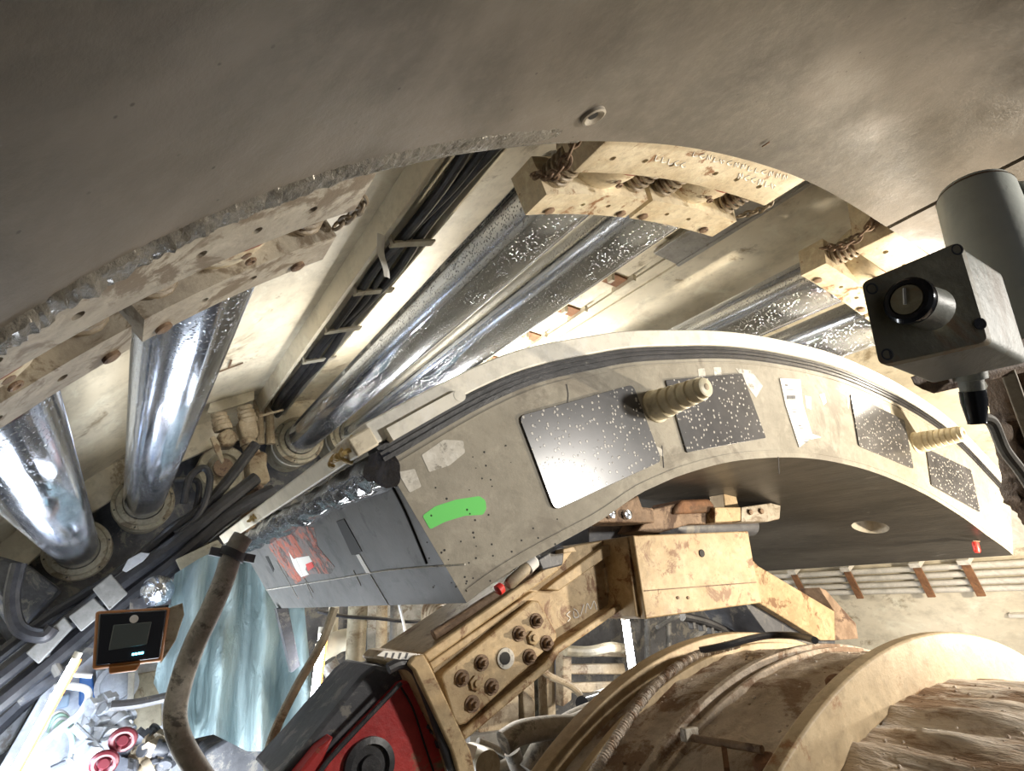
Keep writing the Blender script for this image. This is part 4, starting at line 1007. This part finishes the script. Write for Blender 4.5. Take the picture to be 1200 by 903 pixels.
# ================================================================== MACHINERY BETWEEN AND BELOW
def pipe(px, y, r, m, lab, name='vertical_pipe'):
    return hose(px, y, r, m, name, lab, 'pipe', None, 14)
pipe(((420,700),(415,800)), 3.6, .055, 'tan', 'stout tan pipe standing under the middle of the joint face')
pipe(((392,700),(388,770)), 3.8, .03, 'cream', 'thin cream pipe left of the stout tan pipe')
pipe(((448,700),(446,790)), 3.9, .035, 'dtan', 'dusty pipe right of the stout tan pipe')
pipe(((462,700),(460,765)), 3.7, .022, 'mgrey', 'slim grey pipe by the cable coil')
pipe(((376,765),(395,752),(412,748)), 3.7, .06, 'cream', 'cream branch pipe reaching the stout tan pipe', 'branch_pipe')
pipe(((384,775),(400,805),(412,830)), 3.5, .045, 'mgrey', 'grey diagonal pipe left of the red housing', 'diagonal_pipe')
tag(slab('pipe_bracket', [(408,792),(428,786),(430,797),(412,804)], 3.5, .06, 'dtan', None, .006), 'small dusty bracket at the foot of the stout tan pipe', 'bracket')
hose(((372,716),(405,722),(440,724),(480,728),(505,725)), 3.5, .010, 'hose', 'thin_cable', 'thin dark cable sagging just below the joint face', 'cable')
hose(((468,708),(474,735),(480,768)), 3.4, .008, 'wcable', 'pull_cord', 'pale cord hanging beside the cable coil', 'cord')
for k in range(5):
    px = [(512+16*math.cos(a)*(1-.13*k)+k*1.5, 722+22*math.sin(a)*(1-.13*k)) for a in [x*PI/6 for x in range(3, 12)]]
    hose(px, 3.4-.03*k, .014, 'dtan', 'coiled_hose', ('outermost','second','third','fourth','innermost')[k]+' turn of the dusty cable coil above the arm', 'hose', 'dusty cable coil')
tag(slab('frame_panel', [(430,706),(545,704),(560,715),(545,735),(498,770),(430,770)], 4.2, .1, 'mgrey', None, .006), 'grey machine panel behind the dusty cable coil', 'panel')
tag(slab('rear_cabinet', [(345,700),(430,700),(430,790),(345,850)], 4.4, .1, 'dgrey', None, .006), 'dark panel behind the left LED tube', 'panel')
# slatted frame under the box head
fr = thing('slatted_frame', 'dusty frame with three cross slats behind the right LED tube', 'frame')
slab('frame_post', [(660,750),(670,752),(670,820),(660,828)], 3.2, .08, 'dtan', fr, .006)
for (a, b, c, d) in ((758,757,768,770), (778,777,790,790), (800,798,812,811)):
    slab('slat', [(668,a),(732,b),(734,d),(668,c)], 3.25, .05, 'dtan', fr, .008)
hose(((662,762),(690,763),(715,758),(732,760)), 3.15, .03, 'tan', 'crossbar', 'rounded tan crossbar over the slatted frame', 'bar')
for u, lab in ((758,'left of two thin grey posts under the box'), (783,'right of two thin grey posts under the box')):
    hose(((u,722),(u+1,770),(u,800)), 3.6, .022, 'mgrey', 'thin_post', lab, 'post')
hose(((800,760),(820,742),(838,725)), 3.3, .02, 'mgrey', 'stay_rod', 'slanting grey rod under the box', 'rod')
hose(((770,735),(795,722),(812,722)), 3.3, .015, 'mgrey', 'stay_rod', 'short slanting rod against the box underside', 'rod')
# energy chain curving under the box
ec = thing('cable_chain', 'black toothed cable chain curving from the box underside to the drum', 'cable chain')
pts = spline([at(u, v, 2.3) for u, v in ((800,722),(825,728),(848,738),(868,750),(880,762))], 5)
MB().tube(pts, .022, 10, False).build('chain_band', 'rubber', ec)
for k in range(2, len(pts)-2, 2):
    MB().box(pts[k]+Vector((-.01,-.02,-.035)), (.02,.03,.03)).build('chain_tooth', 'rubber', ec, bevel=.002)
tag(slab('rear_cabinet', [(650,700),(830,715),(830,790),(650,860)], 3.9, .15, 'dgrey', None, .006), 'dark cabinet face behind the slatted frame', 'cabinet')
# dark machinery strip below the arm
fb = thing('support_frame', 'dusty upright frame between the arm and the drum', 'frame')
for px in ([(596,800),(608,796),(608,870),(596,872)], [(612,790),(626,780),(628,870),(616,872)], [(640,778),(650,770),(652,850),(643,852)], [(560,850),(600,820),(602,868),(565,872)]):
    slab('upright', px, 3.3, .1, 'dtan', fb, .006)
slab('base_rail', [(550,862),(650,848),(652,862),(552,880)], 3.25, .1, 'mgrey', fb, .006)
hose(((620,775),(645,792),(668,803),(680,815),(680,832)), 3.0, .018, 'dtan', 'bent_conduit', 'thin bent conduit in front of the dusty uprights', 'conduit')
mt = thing('small_motor', 'small dark round motor with white band beside the drum', 'motor')
a = at(682, 824, 2.7); b = at(700, 818, 2.8)
MB().cyl(a, b, .035, 20).build('motor_body', 'blackg', mt); MB().cyl(b, b+(b-a)*.6, .037, 20).build('motor_band', 'paper', mt)
for k, (px, r, lab) in enumerate(((((590,870),(610,858),(645,852),(672,850),(700,838),(720,836)), .06, 'fat dusty hose arching left of the drum'), (((620,905),(640,870),(665,850),(690,838),(715,830)), .065, 'fat dusty hose climbing onto the drum side'),
     (((600,880),(612,905),(640,915)), .045, 'dusty hose curling at the bottom edge'), (((640,915),(655,885),(665,868)), .04, 'dusty hose leaning on the drum bottom'), (((575,905),(600,895),(625,900)), .035, 'dusty hose stub by the round motor'), (((560,868),(580,876),(600,888)), .02, 'thin dusty cable by the round motor'))):
    hose(px, 2.45+.05*k, r*.8, 'dhose', 'dusty_hose', lab, 'hose', 'dusty hoses beside the drum', 14)
rm = thing('round_motor', 'round tan motor end face at the bottom below the arm', 'motor')
MB().lathe(at(572,897,2.4), (0,-1,0), [(-.15,.06), (-.02,.06), (0,.055), (.002,.02), (.006,.018)], 30).build('motor_body', 'tan', rm)
tag(slab('white_bracket', [(542,868),(560,874),(556,890),(540,905),(530,905)], 2.4, .04, 'paper', None, .004), 'white bracket beside the round motor', 'bracket')
# rounded covers filling the lower distance
for px, y, m, lab in (([(70,690),(10,755),(-15,720),(-5,650),(30,660)], 4.6, 'dgrey', 'dark housing at the left edge under the far left ram'), ([(-30,760),(60,750),(70,775),(10,880),(-30,900)], 4.5, 'mgrey', 'grey-brown housing left of the slanting LED tube')):
    tag(slab('dark_housing', px, y, .3, m, None, .02), lab, 'housing')

# ================================================================== LIGHT
def area(name, loc, tgt, size, power, color, spread=None, sy=None):
    l = bpy.data.lights.new(name, 'AREA'); l.energy = power; l.color = color; l.size = size; l.shape = 'RECTANGLE'; l.size_y = sy or size
    o = bpy.data.objects.new(name, l); COL.objects.link(o); o.location = loc
    o.rotation_euler = (Vector(tgt)-Vector(loc)).to_track_quat('-Z', 'Y').to_euler(); return o
def spot(name, loc, tgt, power, color, angle=100, r=.04, blend=.5):
    l = bpy.data.lights.new(name, 'SPOT'); l.energy = power; l.color = color; l.spot_size = math.radians(angle); l.spot_blend = blend; l.shadow_soft_size = r
    o = bpy.data.objects.new(name, l); COL.objects.link(o); o.location = loc
    o.rotation_euler = (Vector(tgt)-Vector(loc)).to_track_quat('-Z', 'Y').to_euler(); return o
spot('floodlight', (3.4, .35, .08), (3.0, 1.95, .62), 250, (1, .86, .66), 150, .04)
spot('shoe_fill', (2.9, 1.05, .95), (1.95, 1.9, 1.8), 36, (1, .9, .74), 125, .05)  # added fill hidden behind the control box, brightens shoes and skin
area('side_fill', (3.7, 1.1, -.5), (4.9, 2.9, .0), .35, 17, (1, .93, .85))  # added fill out of view, lifts the right skin and conduits
area('crown_fill', (1.9, 3.75, .5), (2.1, 1.8, 1.85), .45, 120, (1, .94, .84))  # added fill hidden behind the segment, brightens the upper skin
spot('worklight', (2.8, -1.3, .80), (1.15, 1.6, .0), 300, (1, .95, .87), 62, .14, .6)
area('cool_fill', (.35, 3.4, -1.1), (.7, 3.4, 1.6), .8, 48, (.9, .95, 1))  # unseen fill added below the view for the left skin and rods
area('bay_fill', at(20, 965, 3.7), at(110, 850, 4.6), .3, 12, (.68, .8, 1))  # added fill out of view, strengthens the LED light on the cabinet
W = bpy.data.worlds.new('world'); SC.world = W; W.use_nodes = True
W.node_tree.nodes['Background'].inputs[0].default_value = (.9, .93, 1, 1); W.node_tree.nodes['Background'].inputs[1].default_value = .09
vs = SC.view_settings; vs.view_transform = 'Standard'; vs.look = 'None'; vs.gamma = 1; vs.use_curve_mapping = False; vs.exposure = .18
recentre()
